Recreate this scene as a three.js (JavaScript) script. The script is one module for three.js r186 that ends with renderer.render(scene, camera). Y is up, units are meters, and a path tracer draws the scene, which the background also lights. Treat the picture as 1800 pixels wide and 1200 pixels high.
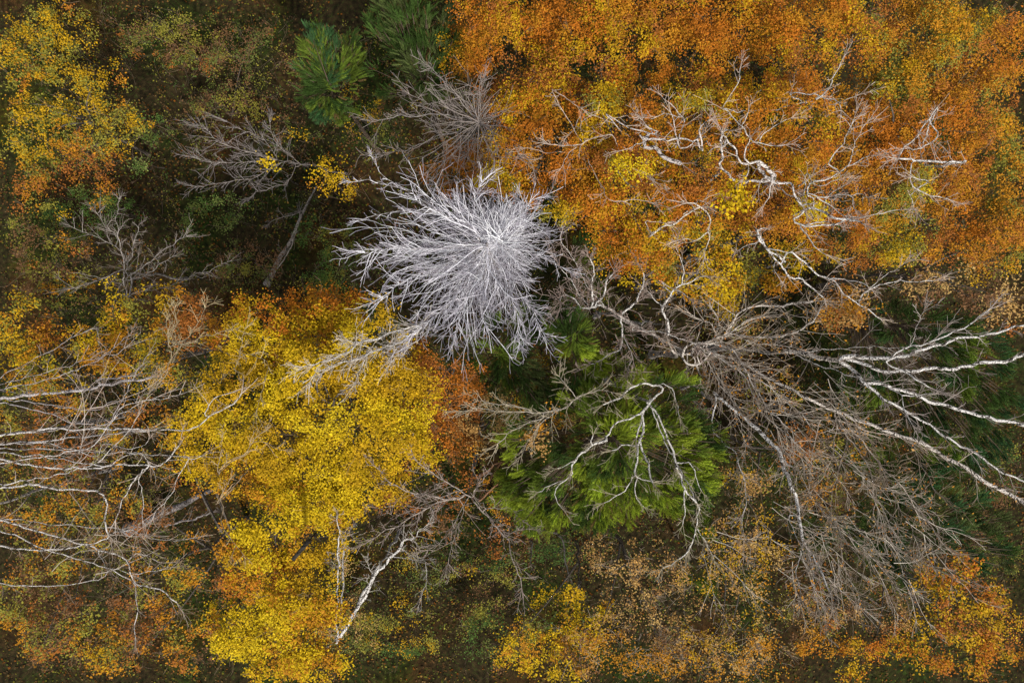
import * as THREE from 'three';
import { ImprovedNoise } from 'three/addons/math/ImprovedNoise.js';

// ------------------------------------------------------------------ camera, sky, sun, exposure
const H = 36, FOV = 52, F = 600 / Math.tan(THREE.MathUtils.degToRad(FOV / 2));
const scene = new THREE.Scene();
const camera = new THREE.PerspectiveCamera(FOV, 1024 / 682, 0.5, 600);
camera.position.set(0, H, 0);
camera.up.set(0, 0, -1);
camera.lookAt(0, 0, 0);

const SW = 64, SH = 32, sky = new Float32Array(SW * SH * 4);
for (let j = 0; j < SH; j++) for (let i = 0; i < SW; i++) {
  const e = Math.max(0, Math.sin(((j + 0.5) / SH - 0.5) * Math.PI)), l = 0.56 * (1 + 2 * e) / 3, k = (j * SW + i) * 4;
  sky[k] = 0.97 * l; sky[k + 1] = 1.0 * l; sky[k + 2] = 1.06 * l; sky[k + 3] = 1;
}
const skyTex = new THREE.DataTexture(sky, SW, SH, THREE.RGBAFormat, THREE.FloatType);
skyTex.mapping = THREE.EquirectangularReflectionMapping;
skyTex.magFilter = THREE.LinearFilter; skyTex.needsUpdate = true;
scene.background = skyTex; scene.environment = skyTex;

const sun = new THREE.DirectionalLight(new THREE.Color(1, 0.95, 0.87), 3.1);
sun.position.set(16, 44, 30); sun.target.position.set(0, 8, 0);
sun.castShadow = true; sun.shadow.radius = 9; sun.shadow.mapSize.set(2048, 2048);
Object.assign(sun.shadow.camera, { left: -45, right: 45, top: 45, bottom: -45, near: 1, far: 140 });
scene.add(sun, sun.target);

const renderer = new THREE.WebGLRenderer({ antialias: true });
renderer.toneMapping = THREE.LinearToneMapping;
renderer.toneMappingExposure = 1.56;
renderer.shadowMap.enabled = true;

// ------------------------------------------------------------------ helpers
let seed = 20241;
const rnd = () => { seed = (seed + 0x6d2b79f5) | 0; let t = Math.imul(seed ^ (seed >>> 15), 1 | seed); t = (t + Math.imul(t ^ (t >>> 7), 61 | t)) ^ t; return ((t ^ (t >>> 14)) >>> 0) / 4294967296; };
const R = (a, b) => a + (b - a) * rnd();
const gauss = () => (rnd() + rnd() + rnd() + rnd() - 2) * 1.0;
const noise = new ImprovedNoise(), N = (x, y, z) => noise.noise(x, y, z);
const V = (x, y, z) => new THREE.Vector3(x, y, z);
// pixel of the photograph (1800 x 1200) and height above the forest floor -> place in metres
const P = (px, py, h) => V((px - 900) / F * (H - h), h, (py - 600) / F * (H - h));
const perPx = (h) => (H - h) / F;
const used = {};
const numbered = (n) => { const k = used[n] = (used[n] ?? -1) + 1; return k ? n + '_' + String(k).padStart(3, '0') : n; };

function thing(name, label, category, pos, group) {
  const o = new THREE.Group();
  o.name = numbered(name); o.position.copy(pos); o.userData = { label, category };
  if (group) o.userData.group = group;
  scene.add(o);
  return o;
}

class Buf {
  constructor() { this.p = []; this.n = []; this.c = []; this.u = []; this.i = []; this.count = 0; }
  vert(x, y, z, nx, ny, nz, r, g, b, u, v) {
    this.p.push(x, y, z); this.n.push(nx, ny, nz); this.c.push(r, g, b); this.u.push(u, v);
    return this.count++;
  }
  build(name, mat, parent, kind) {
    if (!this.count) return null;
    const g = new THREE.BufferGeometry(), q = parent ? parent.position : V(0, 0, 0), p = new Float32Array(this.p);
    for (let k = 0; k < p.length; k += 3) { p[k] -= q.x; p[k + 1] -= q.y; p[k + 2] -= q.z; }
    g.setAttribute('position', new THREE.BufferAttribute(p, 3));
    g.setAttribute('normal', new THREE.BufferAttribute(new Float32Array(this.n), 3));
    g.setAttribute('color', new THREE.BufferAttribute(new Float32Array(this.c), 3));
    g.setAttribute('uv', new THREE.BufferAttribute(new Float32Array(this.u), 2));
    g.setIndex(this.i);
    const m = new THREE.Mesh(g, mat);
    m.name = name; m.castShadow = m.receiveShadow = true;
    if (kind) m.userData.kind = kind;
    (parent || scene).add(m);
    tris += this.i.length / 3;
    return m;
  }
}
let tris = 0;

const _t = V(), _a = V(), _b = V(), _q = V();
// a tapered tube through points, uv in metres along and round the bark
function tube(buf, pts, rads, sides, col, lump = 0) {
  const n = pts.length;
  let first = buf.count, len = 0;
  _t.subVectors(pts[1], pts[0]).normalize();
  _a.set(0, 0, 1); if (Math.abs(_t.z) > 0.8) _a.set(1, 0, 0);
  _a.addScaledVector(_t, -_a.dot(_t)).normalize();
  const vo = rnd() * 3;
  for (let k = 0; k < n; k++) {
    if (k > 0) len += pts[k].distanceTo(pts[k - 1]);
    _t.subVectors(pts[Math.min(n - 1, k + 1)], pts[Math.max(0, k - 1)]).normalize();
    _a.addScaledVector(_t, -_a.dot(_t)).normalize();
    _b.crossVectors(_t, _a);
    const r = rads[k];
    for (let s = 0; s <= sides; s++) {
      const an = s / sides * Math.PI * 2, c = Math.cos(an), d = Math.sin(an);
      const nx = _a.x * c + _b.x * d, ny = _a.y * c + _b.y * d, nz = _a.z * c + _b.z * d, p = pts[k];
      const rr = lump ? r * (1 + lump * N(p.x * 3 + nx, p.y * 3 + ny, p.z * 3 + nz)) : r;
      buf.vert(p.x + nx * rr, p.y + ny * rr, p.z + nz * rr, nx, ny, nz, col[0], col[1], col[2], s / sides, len + vo);
    }
  }
  const w = sides + 1;
  for (let k = 0; k < n - 1; k++) for (let s = 0; s < sides; s++) {
    const a = first + k * w + s;
    buf.i.push(a, a + 1, a + w, a + 1, a + w + 1, a + w);
  }
  if (sides > 3) {                                     // close the tip
    const e = first + (n - 1) * w, p = pts[n - 1];
    const k = buf.vert(p.x, p.y, p.z, _t.x, _t.y, _t.z, col[0], col[1], col[2], 0.5, len + vo);
    for (let s = 0; s < sides; s++) buf.i.push(e + s, e + s + 1, k);
  }
}
const jit = (c, a) => { const k = 1 + a * (rnd() * 2 - 1); return [c[0] * k, c[1] * k * (1 + a * 0.15 * (rnd() - 0.5)), c[2] * k]; };
function rdir(d, ang) {                                // a direction at about ang from d, any way round
  _q.set(R(-1, 1), R(-1, 1), R(-1, 1)).addScaledVector(d, -_q.dot(d)).normalize();
  return V().copy(d).multiplyScalar(Math.cos(ang)).addScaledVector(_q, Math.sin(ang)).normalize();
}

// leaf: a kite of two triangles folded along the midrib
function leaf(buf, p, ax, nor, len, wid, col) {
  const s = V().crossVectors(ax, nor).normalize(), f = 0.22 * wid, dr = R(0.0, 0.3) * len, w1 = wid * R(0.75, 1.25), w2 = wid * R(0.75, 1.25), m1 = R(0.35, 0.6), m2 = R(0.35, 0.6), k = buf.count;
  buf.vert(p.x, p.y, p.z, nor.x, nor.y, nor.z, col[0], col[1], col[2], 0, 0);
  buf.vert(p.x + ax.x * len * m1 + s.x * w1 + nor.x * f, p.y + ax.y * len * m1 + s.y * w1 + nor.y * f, p.z + ax.z * len * m1 + s.z * w1 + nor.z * f, nor.x - s.x * 0.3, nor.y - s.y * 0.3, nor.z - s.z * 0.3, col[0], col[1], col[2], 0, 0);
  buf.vert(p.x + ax.x * len - nor.x * dr, p.y + ax.y * len - nor.y * dr - dr * 0.4, p.z + ax.z * len - nor.z * dr, nor.x, nor.y, nor.z, col[0], col[1], col[2], 0, 0);
  buf.vert(p.x + ax.x * len * m2 - s.x * w2 + nor.x * f, p.y + ax.y * len * m2 - s.y * w2 + nor.y * f, p.z + ax.z * len * m2 - s.z * w2 + nor.z * f, nor.x + s.x * 0.3, nor.y + s.y * 0.3, nor.z + s.z * 0.3, col[0], col[1], col[2], 0, 0);
  buf.i.push(k, k + 1, k + 2, k, k + 2, k + 3);
}
function flatLeaf(buf, p, ax, nor, len, wid, col) {
  const s = V().crossVectors(ax, nor).normalize(), k = buf.count;
  for (const [a, b] of [[0, 0], [0.5, 1], [1, 0], [0.5, -1]]) buf.vert(p.x + ax.x * len * a + s.x * wid * b, p.y + ax.y * len * a + s.y * wid * b + Math.abs(b) * 0.012, p.z + ax.z * len * a + s.z * wid * b, nor.x, nor.y, nor.z, col[0], col[1], col[2], 0, 0);
  buf.i.push(k, k + 1, k + 2, k, k + 2, k + 3);
}
function freeLeaf(buf, p, size, col, up = 0.9) {
  const nor = V(gauss() * 0.9, up + rnd() * 0.5, gauss() * 0.9).normalize();
  const ax = rdir(nor, Math.PI / 2); ax.y -= 0.25; ax.normalize();
  const l = size * (0.5 + 0.5 * rnd() + 0.5 * rnd() * rnd());
  leaf(buf, p, ax, nor, l, l * R(0.26, 0.4), col);
}

// a twig with side twigs; tip(point, dir) is called where a shoot ends
function twig(buf, p, dir, len, r, lv, o, tip) {
  const segs = lv >= 2 ? 6 : lv === 1 ? 4 : 3, pts = [p.clone()], rads = [r], d = dir.clone(), q = p.clone();
  for (let k = 1; k <= segs; k++) {
    d.x += gauss() * o.bend; d.y += gauss() * o.bend + o.up; d.z += gauss() * o.bend; d.normalize();
    q.addScaledVector(d, len / segs); pts.push(q.clone()); rads.push(Math.max(o.rmin, r * (1 - 0.75 * k / segs)));
  }
  tube(buf, pts, rads, lv >= 2 ? 5 : 3, jit(lv === 0 && o.tipCol ? o.tipCol : o.col, 0.3));
  if (tip && lv === 0) tip(q, d);
  if (lv <= 0) return;
  const n = Math.round((lv >= 2 ? o.kids2 : o.kids) * R(0.75, 1.25));
  for (let k = 0; k < n; k++) {
    const t = R(0.15, 1), f = t * segs, i = Math.min(segs - 1, Math.floor(f));
    const at = pts[i].clone().lerp(pts[i + 1], f - i);
    const dd = _t.subVectors(pts[i + 1], pts[i]).normalize().clone();
    twig(buf, at, rdir(dd, R(o.ang * 0.6, o.ang * 1.35)), len * R(0.3, 0.62) * (1.15 - 0.45 * t), Math.max(o.rmin, rads[i] * 0.55), lv - 1, o, tip);
  }
}
const TW = { bend: 0.2, up: 0.05, rmin: 0.0055, kids: 5, kids2: 7, ang: 0.75, col: [0.2, 0.16, 0.13] };

// ------------------------------------------------------------------ materials
const lin = (hex) => { const c = new THREE.Color(hex); return [c.r, c.g, c.b]; };
function barkTex(base, mark, amount, ring, w = 256, h = 1024) {
  const c = document.createElement('canvas'); c.width = w; c.height = h;
  const x = c.getContext('2d'), im = x.createImageData(w, h);
  for (let j = 0; j < h; j++) for (let i = 0; i < w; i++) {
    const a = i / w * Math.PI * 2, cx = Math.cos(a), cz = Math.sin(a), v = j / h;
    const va = v * Math.PI * 2, vx = Math.cos(va), vz = Math.sin(va);
    const n1 = N(cx * 1.3 + vx * 5, cz * 1.3 + vz * 5, 3.3), n2 = N(cx * 2.5 + 7, cz * 2.5 + vx * 22, vz * 22), n3 = N(cx * 8 + vx * 40, cz * 8 + vz * 40, 9.1);
    let k = THREE.MathUtils.smoothstep(n1 + n2 * 0.5, amount, amount + 0.28);
    if (ring) k = Math.max(k, THREE.MathUtils.smoothstep(n2 + n3 * 0.4, 0.2, 0.34) * 0.85);
    const s = 1 + n3 * 0.3, q = (j * w + i) * 4;
    for (let z = 0; z < 3; z++) im.data[q + z] = Math.max(0, Math.min(255, (base[z] * (1 - k) + mark[z] * k) * s));
    im.data[q + 3] = 255;
  }
  x.putImageData(im, 0, 0);
  const t = new THREE.CanvasTexture(c);
  t.colorSpace = THREE.SRGBColorSpace; t.wrapS = t.wrapT = THREE.RepeatWrapping; t.repeat.set(1, 0.5);
  return t;
}
const std = (o) => new THREE.MeshPhysicalMaterial({ roughness: 0.85, specularIntensity: 0.3, side: THREE.DoubleSide, vertexColors: true, ...o });
const birchT = barkTex([222, 217, 212], [48, 43, 38], 0.02, true);
const greyT = barkTex([205, 200, 196], [96, 90, 84], 0.05, false);
const M = {
  birch: std({ map: birchT, bumpMap: birchT, bumpScale: 0.004, roughness: 0.75 }),
  grey: std({ map: greyT, bumpMap: greyT, bumpScale: 0.008 }),
  twig: std({ roughness: 0.85 }),
  leaf: std({ roughness: 0.7, specularIntensity: 0.22 }),
  litter: std({ roughness: 0.9, specularIntensity: 0.12 }),
  needle: new THREE.MeshPhysicalMaterial({ roughness: 0.7, specularIntensity: 0.25, side: THREE.DoubleSide }),
};

// ------------------------------------------------------------------ trees
// L(width at start, at end in pixels; height at start, at end; pixel path)
const L = (w0, w1, h0, h1, xy, x = {}) => ({ w0, w1, h0, h1, xy, ...x });
function smooth(pts, step) {
  const c = new THREE.CatmullRomCurve3(pts, false, 'centripetal'), n = Math.max(4, Math.min(40, Math.round(c.getLength() / step)));
  return c.getSpacedPoints(n);
}
function limbPoints(l) {
  const k = l.xy.length / 2, out = [];
  let tot = 0; const cum = [0];
  for (let i = 1; i < k; i++) { tot += Math.hypot(l.xy[i * 2] - l.xy[i * 2 - 2], l.xy[i * 2 + 1] - l.xy[i * 2 - 1]); cum.push(tot); }
  for (let i = 0; i < k; i++) out.push(P(l.xy[i * 2], l.xy[i * 2 + 1], l.h0 + (l.h1 - l.h0) * cum[i] / tot + (i && i < k - 1 ? gauss() * 0.12 : 0)));
  return out;
}
// o: name, label, group, trunk [basePx, basePy, topPx, topPy, topHeight, diameter], limbs, tw (twig settings + gap, len, lv), bark, barkCol, leaves {prob, pal, size}
function tree(o) {
  let [bx, by, tx, ty, th, dia] = o.trunk;
  const top = P(tx, ty, th), base = P(bx, by, 0);
  if (!o.lean && o.name !== 'fallen_log') { base.set(top.x + N(tx * 0.37, ty * 0.11, 2) * 0.9, 0, top.z + N(tx * 0.23, 5, ty * 0.31) * 0.9); }   // trees stand upright
  const root = thing(o.name || 'bare_tree', o.label, o.category || 'tree', base, o.group);
  const bark = M[o.bark || 'grey'], bcol = o.barkCol || [1, 1, 1];
  const tp = [];
  for (let k = 0; k <= 8; k++) {
    const t = k / 8, p = base.clone().lerp(top, t);
    const w = Math.sin(t * Math.PI) * 0.25; p.x += N(t * 3, bx, 1) * w * 2; p.z += N(t * 3, by, 5) * w * 2;
    tp.push(p);
  }
  const ts = smooth(tp, 0.6);
  const trunkR = (t) => dia / 2 * (1 - 0.72 * t) * (1 + 0.5 * Math.exp(-t * 14));
  const tb = new Buf(); tube(tb, ts, ts.map((_, k) => trunkR(k / (ts.length - 1))), 10, bcol.map((c) => c * (o.crown ? 0.6 : 0.75)), 0.12); tb.build('trunk', bark, root);
  const skel = ts.map((p) => p.clone()), tw = { ...TW, gap: 0.28, len: 0.9, lv: 1, r: 0.013, ...(o.tw || {}) };
  const tbuf = new Buf(), lbuf = new Buf(), lf = o.leaves;
  const tip = lf && ((p, d) => { if (rnd() < lf.prob) for (let k = 0; k < (lf.n || 2); k++) freeLeaf(lbuf, V(p.x + gauss() * 0.1, p.y + gauss() * 0.1, p.z + gauss() * 0.1), lf.size || 0.1, jit(lf.pal[Math.floor(rnd() * lf.pal.length)], 0.25)); });
  for (const l of o.limbs || []) {
    let raw = limbPoints(l), near = 1e9, nearP = null;
    for (const s of skel) { const d = s.distanceTo(raw[0]); if (d < near) { near = d; nearP = s; } }
    const m = perPx((l.h0 + l.h1) / 2) / 2 * (o.thin ?? 0.8);
    let r0 = l.w0 * m, r1 = l.w1 * m, lead = 0;
    if (near > 0.45 && !l.free) {                      // grow it from the trunk, lower down
      let best = null, bd = 1e9;
      for (const s of ts) { const hd = Math.hypot(s.x - raw[0].x, s.z - raw[0].z), d = Math.abs(s.y - (raw[0].y - 0.55 * hd)) + hd * 0.3; if (d < bd) { bd = d; best = s; } }
      if (o.fromTop) best = ts[ts.length - 1];
      else if (nearP.distanceTo(raw[0]) < 1.2 && nearP.y < raw[0].y + 0.2) best = nearP;
      const mid = best.clone().lerp(raw[0], 0.55); if (!o.fromTop) mid.y -= 0.12 * best.distanceTo(raw[0]);
      raw = [best.clone(), mid, ...raw]; lead = 1;
    } else if (near > 0.02 && !l.free) raw = [nearP.clone(), ...raw.slice(near < 0.12 ? 1 : 0)];
    if (raw.length < 2) continue;
    const pts = smooth(raw, 0.16);
    const amp = (l.wob ?? 0.05);
    pts.forEach((p, k) => { if (k) { const X = p.x, Y = p.y, Z = p.z; p.x += N(X * 1.7, Y * 1.7, Z * 1.7 + 9) * amp * 2 + N(X * 5, Y * 5, Z * 5) * amp * 0.9; p.z += N(X * 1.7 + 5, Y * 1.7, Z * 1.7) * amp * 2 + N(X * 5 + 3, Y * 5, Z * 5 + 8) * amp * 0.9; } });
    const b = new Buf();
    tube(b, pts, pts.map((_, k) => Math.max(0.008, r0 + (r1 - r0) * (k / (pts.length - 1)))), r0 > 0.03 ? 8 : 6, l.col || bcol, 0.14);
    b.build('limb', M[l.bark || o.bark || 'grey'], root);
    for (const p of pts) skel.push(p);
    const gap = (l.gap ?? tw.gap);
    if (gap > 0) {
      let acc = 0;
      for (let k = 1; k < pts.length; k++) {
        acc += pts[k].distanceTo(pts[k - 1]);
        const t = k / (pts.length - 1);
        if (lead && t < 0.3) { acc = 0; continue; }
        while (acc > gap) {
          acc -= gap;
          const d = pts[k].clone().sub(pts[k - 1]).normalize(), dd = rdir(d, R(0.4, 1.15) * (tw.fwd ?? 1)); dd.y = Math.abs(dd.y) * 0.7 + R(-0.2, 0.25); dd.normalize();
          twig(tbuf, pts[k], dd, (l.len ?? tw.len) * (0.25 + 1.1 * rnd() * rnd() + 0.25 * rnd()) * (1.15 - 0.5 * t), tw.r, tw.lv, tw, tip);
        }
      }
      const e = pts.length - 1, d = pts[e].clone().sub(pts[e - 1]).normalize();
      for (let k = 0; k < 3; k++) twig(tbuf, pts[e], rdir(d, R(0.05, 0.5)), (l.len ?? tw.len) * R(0.4, 0.9), Math.max(tw.rmin, Math.min(r1, tw.r * 1.3)), tw.lv, tw, tip);
    }
  }
  for (const s of o.spray || []) {                      // s: x, y, h of the hub; n shoots; reach(angle) in pixels; rise
    for (let k = 0; k < s.n; k++) {
      const an = s.a0 !== undefined ? R(s.a0, s.a1) : (k + rnd() * 0.8) / s.n * Math.PI * 2, reach = s.reach(an) * R(0.55, 1.05) * perPx(s.h), c = P(s.x + gauss() * (s.jx || 0), s.y + gauss() * (s.jy || 0), s.h - R(0, s.drop || 2.5));
      const el = R(s.e0 ?? 0.3, s.e1 ?? 0.9), d = V(Math.cos(an) * Math.cos(el), Math.sin(el), Math.sin(an) * Math.cos(el));
      twig(tbuf, c, d, reach / Math.cos(el) * 1.02, s.r || 0.03, s.lv ?? 2, { ...tw, ...(s.tw || {}) }, tip);
    }
  }
  if (o.crown) crown(lbuf, tbuf, o.crown, root, ts, bark, bcol);
  tbuf.build('twigs', M.twig, root, 'stuff');
  lbuf.build('foliage', M.leaf, root, 'stuff');
  return root;
}

// leafy crown: clumps of leaves spread over domes; blobs = [px, py, rx, ry, top height]
function crown(lb, tb, o, root, ts, bark, bcol) {
  const limbEnds = [];
  for (const [bx, by, rx, ry, h, own] of o.blobs) {
    const pal = own || o.pal;
    const s = perPx(h), X = rx * s, Z = ry * s, Y = Math.min(X, Z) * (o.depth ?? 0.75), C = P(bx, by, h), area = Math.PI * X * Z;
    const n = Math.round(area * (o.cl ?? 15)), ph = rnd() * 50;
    for (let k = 0; k < n; k++) {
      const an = rnd() * Math.PI * 2, edge = 1 + 0.42 * N(Math.cos(an) * 2.2 + ph, Math.sin(an) * 2.2, ph), r = Math.sqrt(rnd());
      const x = C.x + Math.cos(an) * r * X * edge, z = C.z + Math.sin(an) * r * Z * edge;
      const low = rnd(), y = h - Y * (1 - Math.sqrt(Math.max(0, 1 - r * r))) - low * low * low * Y * 1.1 + N(x * 0.7, 3, z * 0.7) * 1.1;
      const q = N(x * 0.9, y * 0.5, z * 0.9) + 0.6 * N(x * 2.1, y * 1.2, z * 2.1 + 7);
      if (q < (o.hole ?? -0.25) + (r > 0.75 ? (r - 0.75) * 1.6 : 0)) continue;
      const pn = (N(x * 0.35 + 11, ph * (o.mixPh ?? 0), z * 0.35) * (o.patch ?? 1.0) + 0.5) * pal.length + gauss() * 1.2, col = pal[Math.max(0, Math.min(pal.length - 1, Math.floor(pn)))];
      const cc = jit(col, 0.16), cr = R(0.16, 0.36), m = Math.round((o.n ?? 20) * 1.75 * R(0.5, 1.4));
      if (rnd() < 0.02 && limbEnds.length < 9) limbEnds.push(V(x, y - 0.1, z));
      for (let j = 0; j < m; j++) freeLeaf(lb, V(x + gauss() * cr, y + gauss() * cr * 0.55, z + gauss() * cr), (o.size ?? 0.1), jit(cc, 0.2), o.upright ?? 1.0);
      if (rnd() < (o.twigs ?? 0.16)) twig(tb, V(x + gauss() * 0.3, y - 0.45, z + gauss() * 0.3), V(gauss() * 0.6, R(0.1, 0.9), gauss() * 0.6).normalize(), R(0.4, 1.1), 0.01, 1, { ...TW, kids: 3, col: o.twCol || [0.2, 0.14, 0.09] });
    }
  }
  for (const e of limbEnds) {                            // boughs from trunk to clumps
    let best = ts[0], bd = 1e9;
    for (const s of ts) { const hd = Math.hypot(s.x - e.x, s.z - e.z), d = Math.abs(s.y - (e.y - 0.8 * hd)); if (d < bd) { bd = d; best = s; } }
    const mid = best.clone().lerp(e, 0.5); mid.y += 0.3; mid.x += gauss() * 0.3; mid.z += gauss() * 0.3;
    const b = new Buf(), pts = smooth([best.clone(), mid, e], 0.4);
    tube(b, pts, pts.map((_, k) => 0.055 - 0.042 * k / (pts.length - 1)), 6, bcol.map((c) => c * 0.5), 0.1); b.build('limb', bark, root);
  }
}

// pine shoot: needles all round a short stem
function shootGeo(k) {
  const p = [], n = [], L0 = 0.34;
  for (let i = 0; i < 80; i++) {
    const t = rnd(), a = rnd() * Math.PI * 2, up = R(0.55, 1.0), l = R(0.07, 0.12), y = t * L0;
    const dx = Math.cos(a) * Math.cos(up), dy = Math.sin(up), dz = Math.sin(a) * Math.cos(up), w = 0.0048;
    const sx = -Math.sin(a) * w, sz = Math.cos(a) * w;
    p.push(sx, y, sz, dx * l, y + dy * l, dz * l, -sx, y, -sz);
    const nx = -Math.cos(a) * Math.sin(up), ny = Math.cos(up), nz = -Math.sin(a) * Math.sin(up);
    for (let q = 0; q < 3; q++) n.push(nx, ny, nz);
  }
  const g = new THREE.BufferGeometry();
  g.setAttribute('position', new THREE.Float32BufferAttribute(p, 3)); g.setAttribute('normal', new THREE.Float32BufferAttribute(n, 3));
  return g;
}
const SHOOT = shootGeo(0);
// conifer: boughs to tips spread over domes, each ending in a fan of shoots
function pine(o) {
  const [, , tx, ty, th, dia] = o.trunk, top = P(tx, ty, th), base = V(top.x, 0, top.z);
  const root = thing('conifer', o.label, 'tree', base, o.group);
  const tp = []; for (let k = 0; k <= 8; k++) tp.push(base.clone().lerp(top, k / 8));
  const tb = new Buf(); tube(tb, tp, tp.map((_, k) => dia / 2 * (1 - 0.85 * k / 8)), 9, [0.28, 0.22, 0.17], 0.1); tb.build('trunk', M.grey, root);
  const mats = [], cols = [], bb = new Buf(), up = V(0, 1, 0), m4 = new THREE.Matrix4(), q4 = new THREE.Quaternion();
  let nb = 0;
  for (const [x0, y0, rx, ry, h, dens = 1] of o.blobs) {
    const s = perPx(h), X = rx * s, Z = ry * s, C = P(x0, y0, h), n = Math.round(Math.PI * X * Z * (o.cl ?? 6.5) * dens * 2.1), Y = Math.min(X, Z) * (o.depth ?? 1.1);
    for (let k = 0; k < n; k++) {
      const an = rnd() * Math.PI * 2, edge = 1 + 0.45 * N(Math.cos(an) * 2 + x0, Math.sin(an) * 2, y0), r = Math.sqrt(rnd());
      const x = C.x + Math.cos(an) * r * X * edge, z = C.z + Math.sin(an) * r * Z * edge, y = h - Y * (1 - Math.sqrt(Math.max(0, 1 - r * r * 0.97))) - rnd() * rnd() * Y * 0.9 + gauss() * 0.4;
      if (N(x * 0.8, y * 0.5, z * 0.8 + 20) + 0.4 * N(x * 2.2, 1, z * 2.2) < (o.hole ?? -0.14)) continue;
      const tipP = V(x, y, z), axisP = base.clone().lerp(top, Math.min(1, Math.max(0.1, (y - 0.6) / th))), out = V(x - axisP.x, 0, z - axisP.z).normalize();
      out.y = R(-0.1, 0.35); out.normalize();
      const start = axisP.clone().lerp(tipP, nb++ % 4 === 0 ? 0 : 0.8), mid = start.clone().lerp(tipP, 0.6); mid.y += 0.06;
      tube(bb, [start, mid, tipP], [0.024, 0.014, 0.006], 4, [0.09, 0.065, 0.045]);
      const pn = (N(x * 0.6, 4, z * 0.6) * 1.3 + 0.5) * o.pal.length + gauss() * 0.5, col = jit(o.pal[Math.max(0, Math.min(o.pal.length - 1, Math.floor(pn)))], 0.35);
      const ns = Math.round(R(18, 32) * (o.shoots ?? 1)), big = R(0.5, 1.0);
      for (let j = 0; j < ns; j++) {
        const t = R(-0.7, 0.12) * big, side = gauss() * (0.35 + 0.55 * -t) * big;
        const d = V(out.x, out.y * 0.5 + R(0.0, 0.55), out.z); d.x += -out.z * side * 2.2 + gauss() * 0.25; d.z += out.x * side * 2.2 + gauss() * 0.25; d.normalize();
        const p = V(x + out.x * t * 0.75 - out.z * side * 0.42, y + out.y * t * 0.6 + gauss() * 0.12 + t * 0.15, z + out.z * t * 0.75 + out.x * side * 0.42);
        q4.setFromUnitVectors(up, d); const sc = R(0.55, 1.08);
        m4.compose(p.sub(base), q4, V(sc, sc, sc)); mats.push(m4.clone()); cols.push(rnd() < 0.04 ? [0.2, 0.12, 0.05] : jit(col, 0.4));
      }
    }
  }
  bb.build('boughs', M.twig, root, 'stuff');
  const im = new THREE.InstancedMesh(SHOOT, M.needle, mats.length), c = new THREE.Color();
  mats.forEach((m, k) => { im.setMatrixAt(k, m); im.setColorAt(k, c.setRGB(...cols[k])); });
  im.name = 'needles'; im.userData.kind = 'stuff'; im.castShadow = im.receiveShadow = true; root.add(im);
  shoots += mats.length;
  return root;
}
let shoots = 0;

// ------------------------------------------------------------------ palettes (real leaf colours, linear)
const C = {
  yellow: [0.45, 0.295, 0.006], gold: [0.4, 0.235, 0.007], amber: [0.38, 0.165, 0.01], orange: [0.36, 0.115, 0.009], rust: [0.23, 0.075, 0.013],
  copper: [0.29, 0.1, 0.018], tan: [0.36, 0.2, 0.06], straw: [0.38, 0.24, 0.08], brown: [0.14, 0.07, 0.03], lemon: [0.52, 0.37, 0.01], olive: [0.2, 0.18, 0.025],
  shrub: [0.06, 0.11, 0.02], moss: [0.1, 0.12, 0.025], pale: [0.2, 0.25, 0.06],
  pine: [0.15, 0.215, 0.026], lime: [0.29, 0.365, 0.03], deep: [0.06, 0.11, 0.022], teal: [0.05, 0.12, 0.04], sage: [0.13, 0.17, 0.05],
};
const BW = { bark: 'birch', barkCol: [1, 1, 1] };

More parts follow.
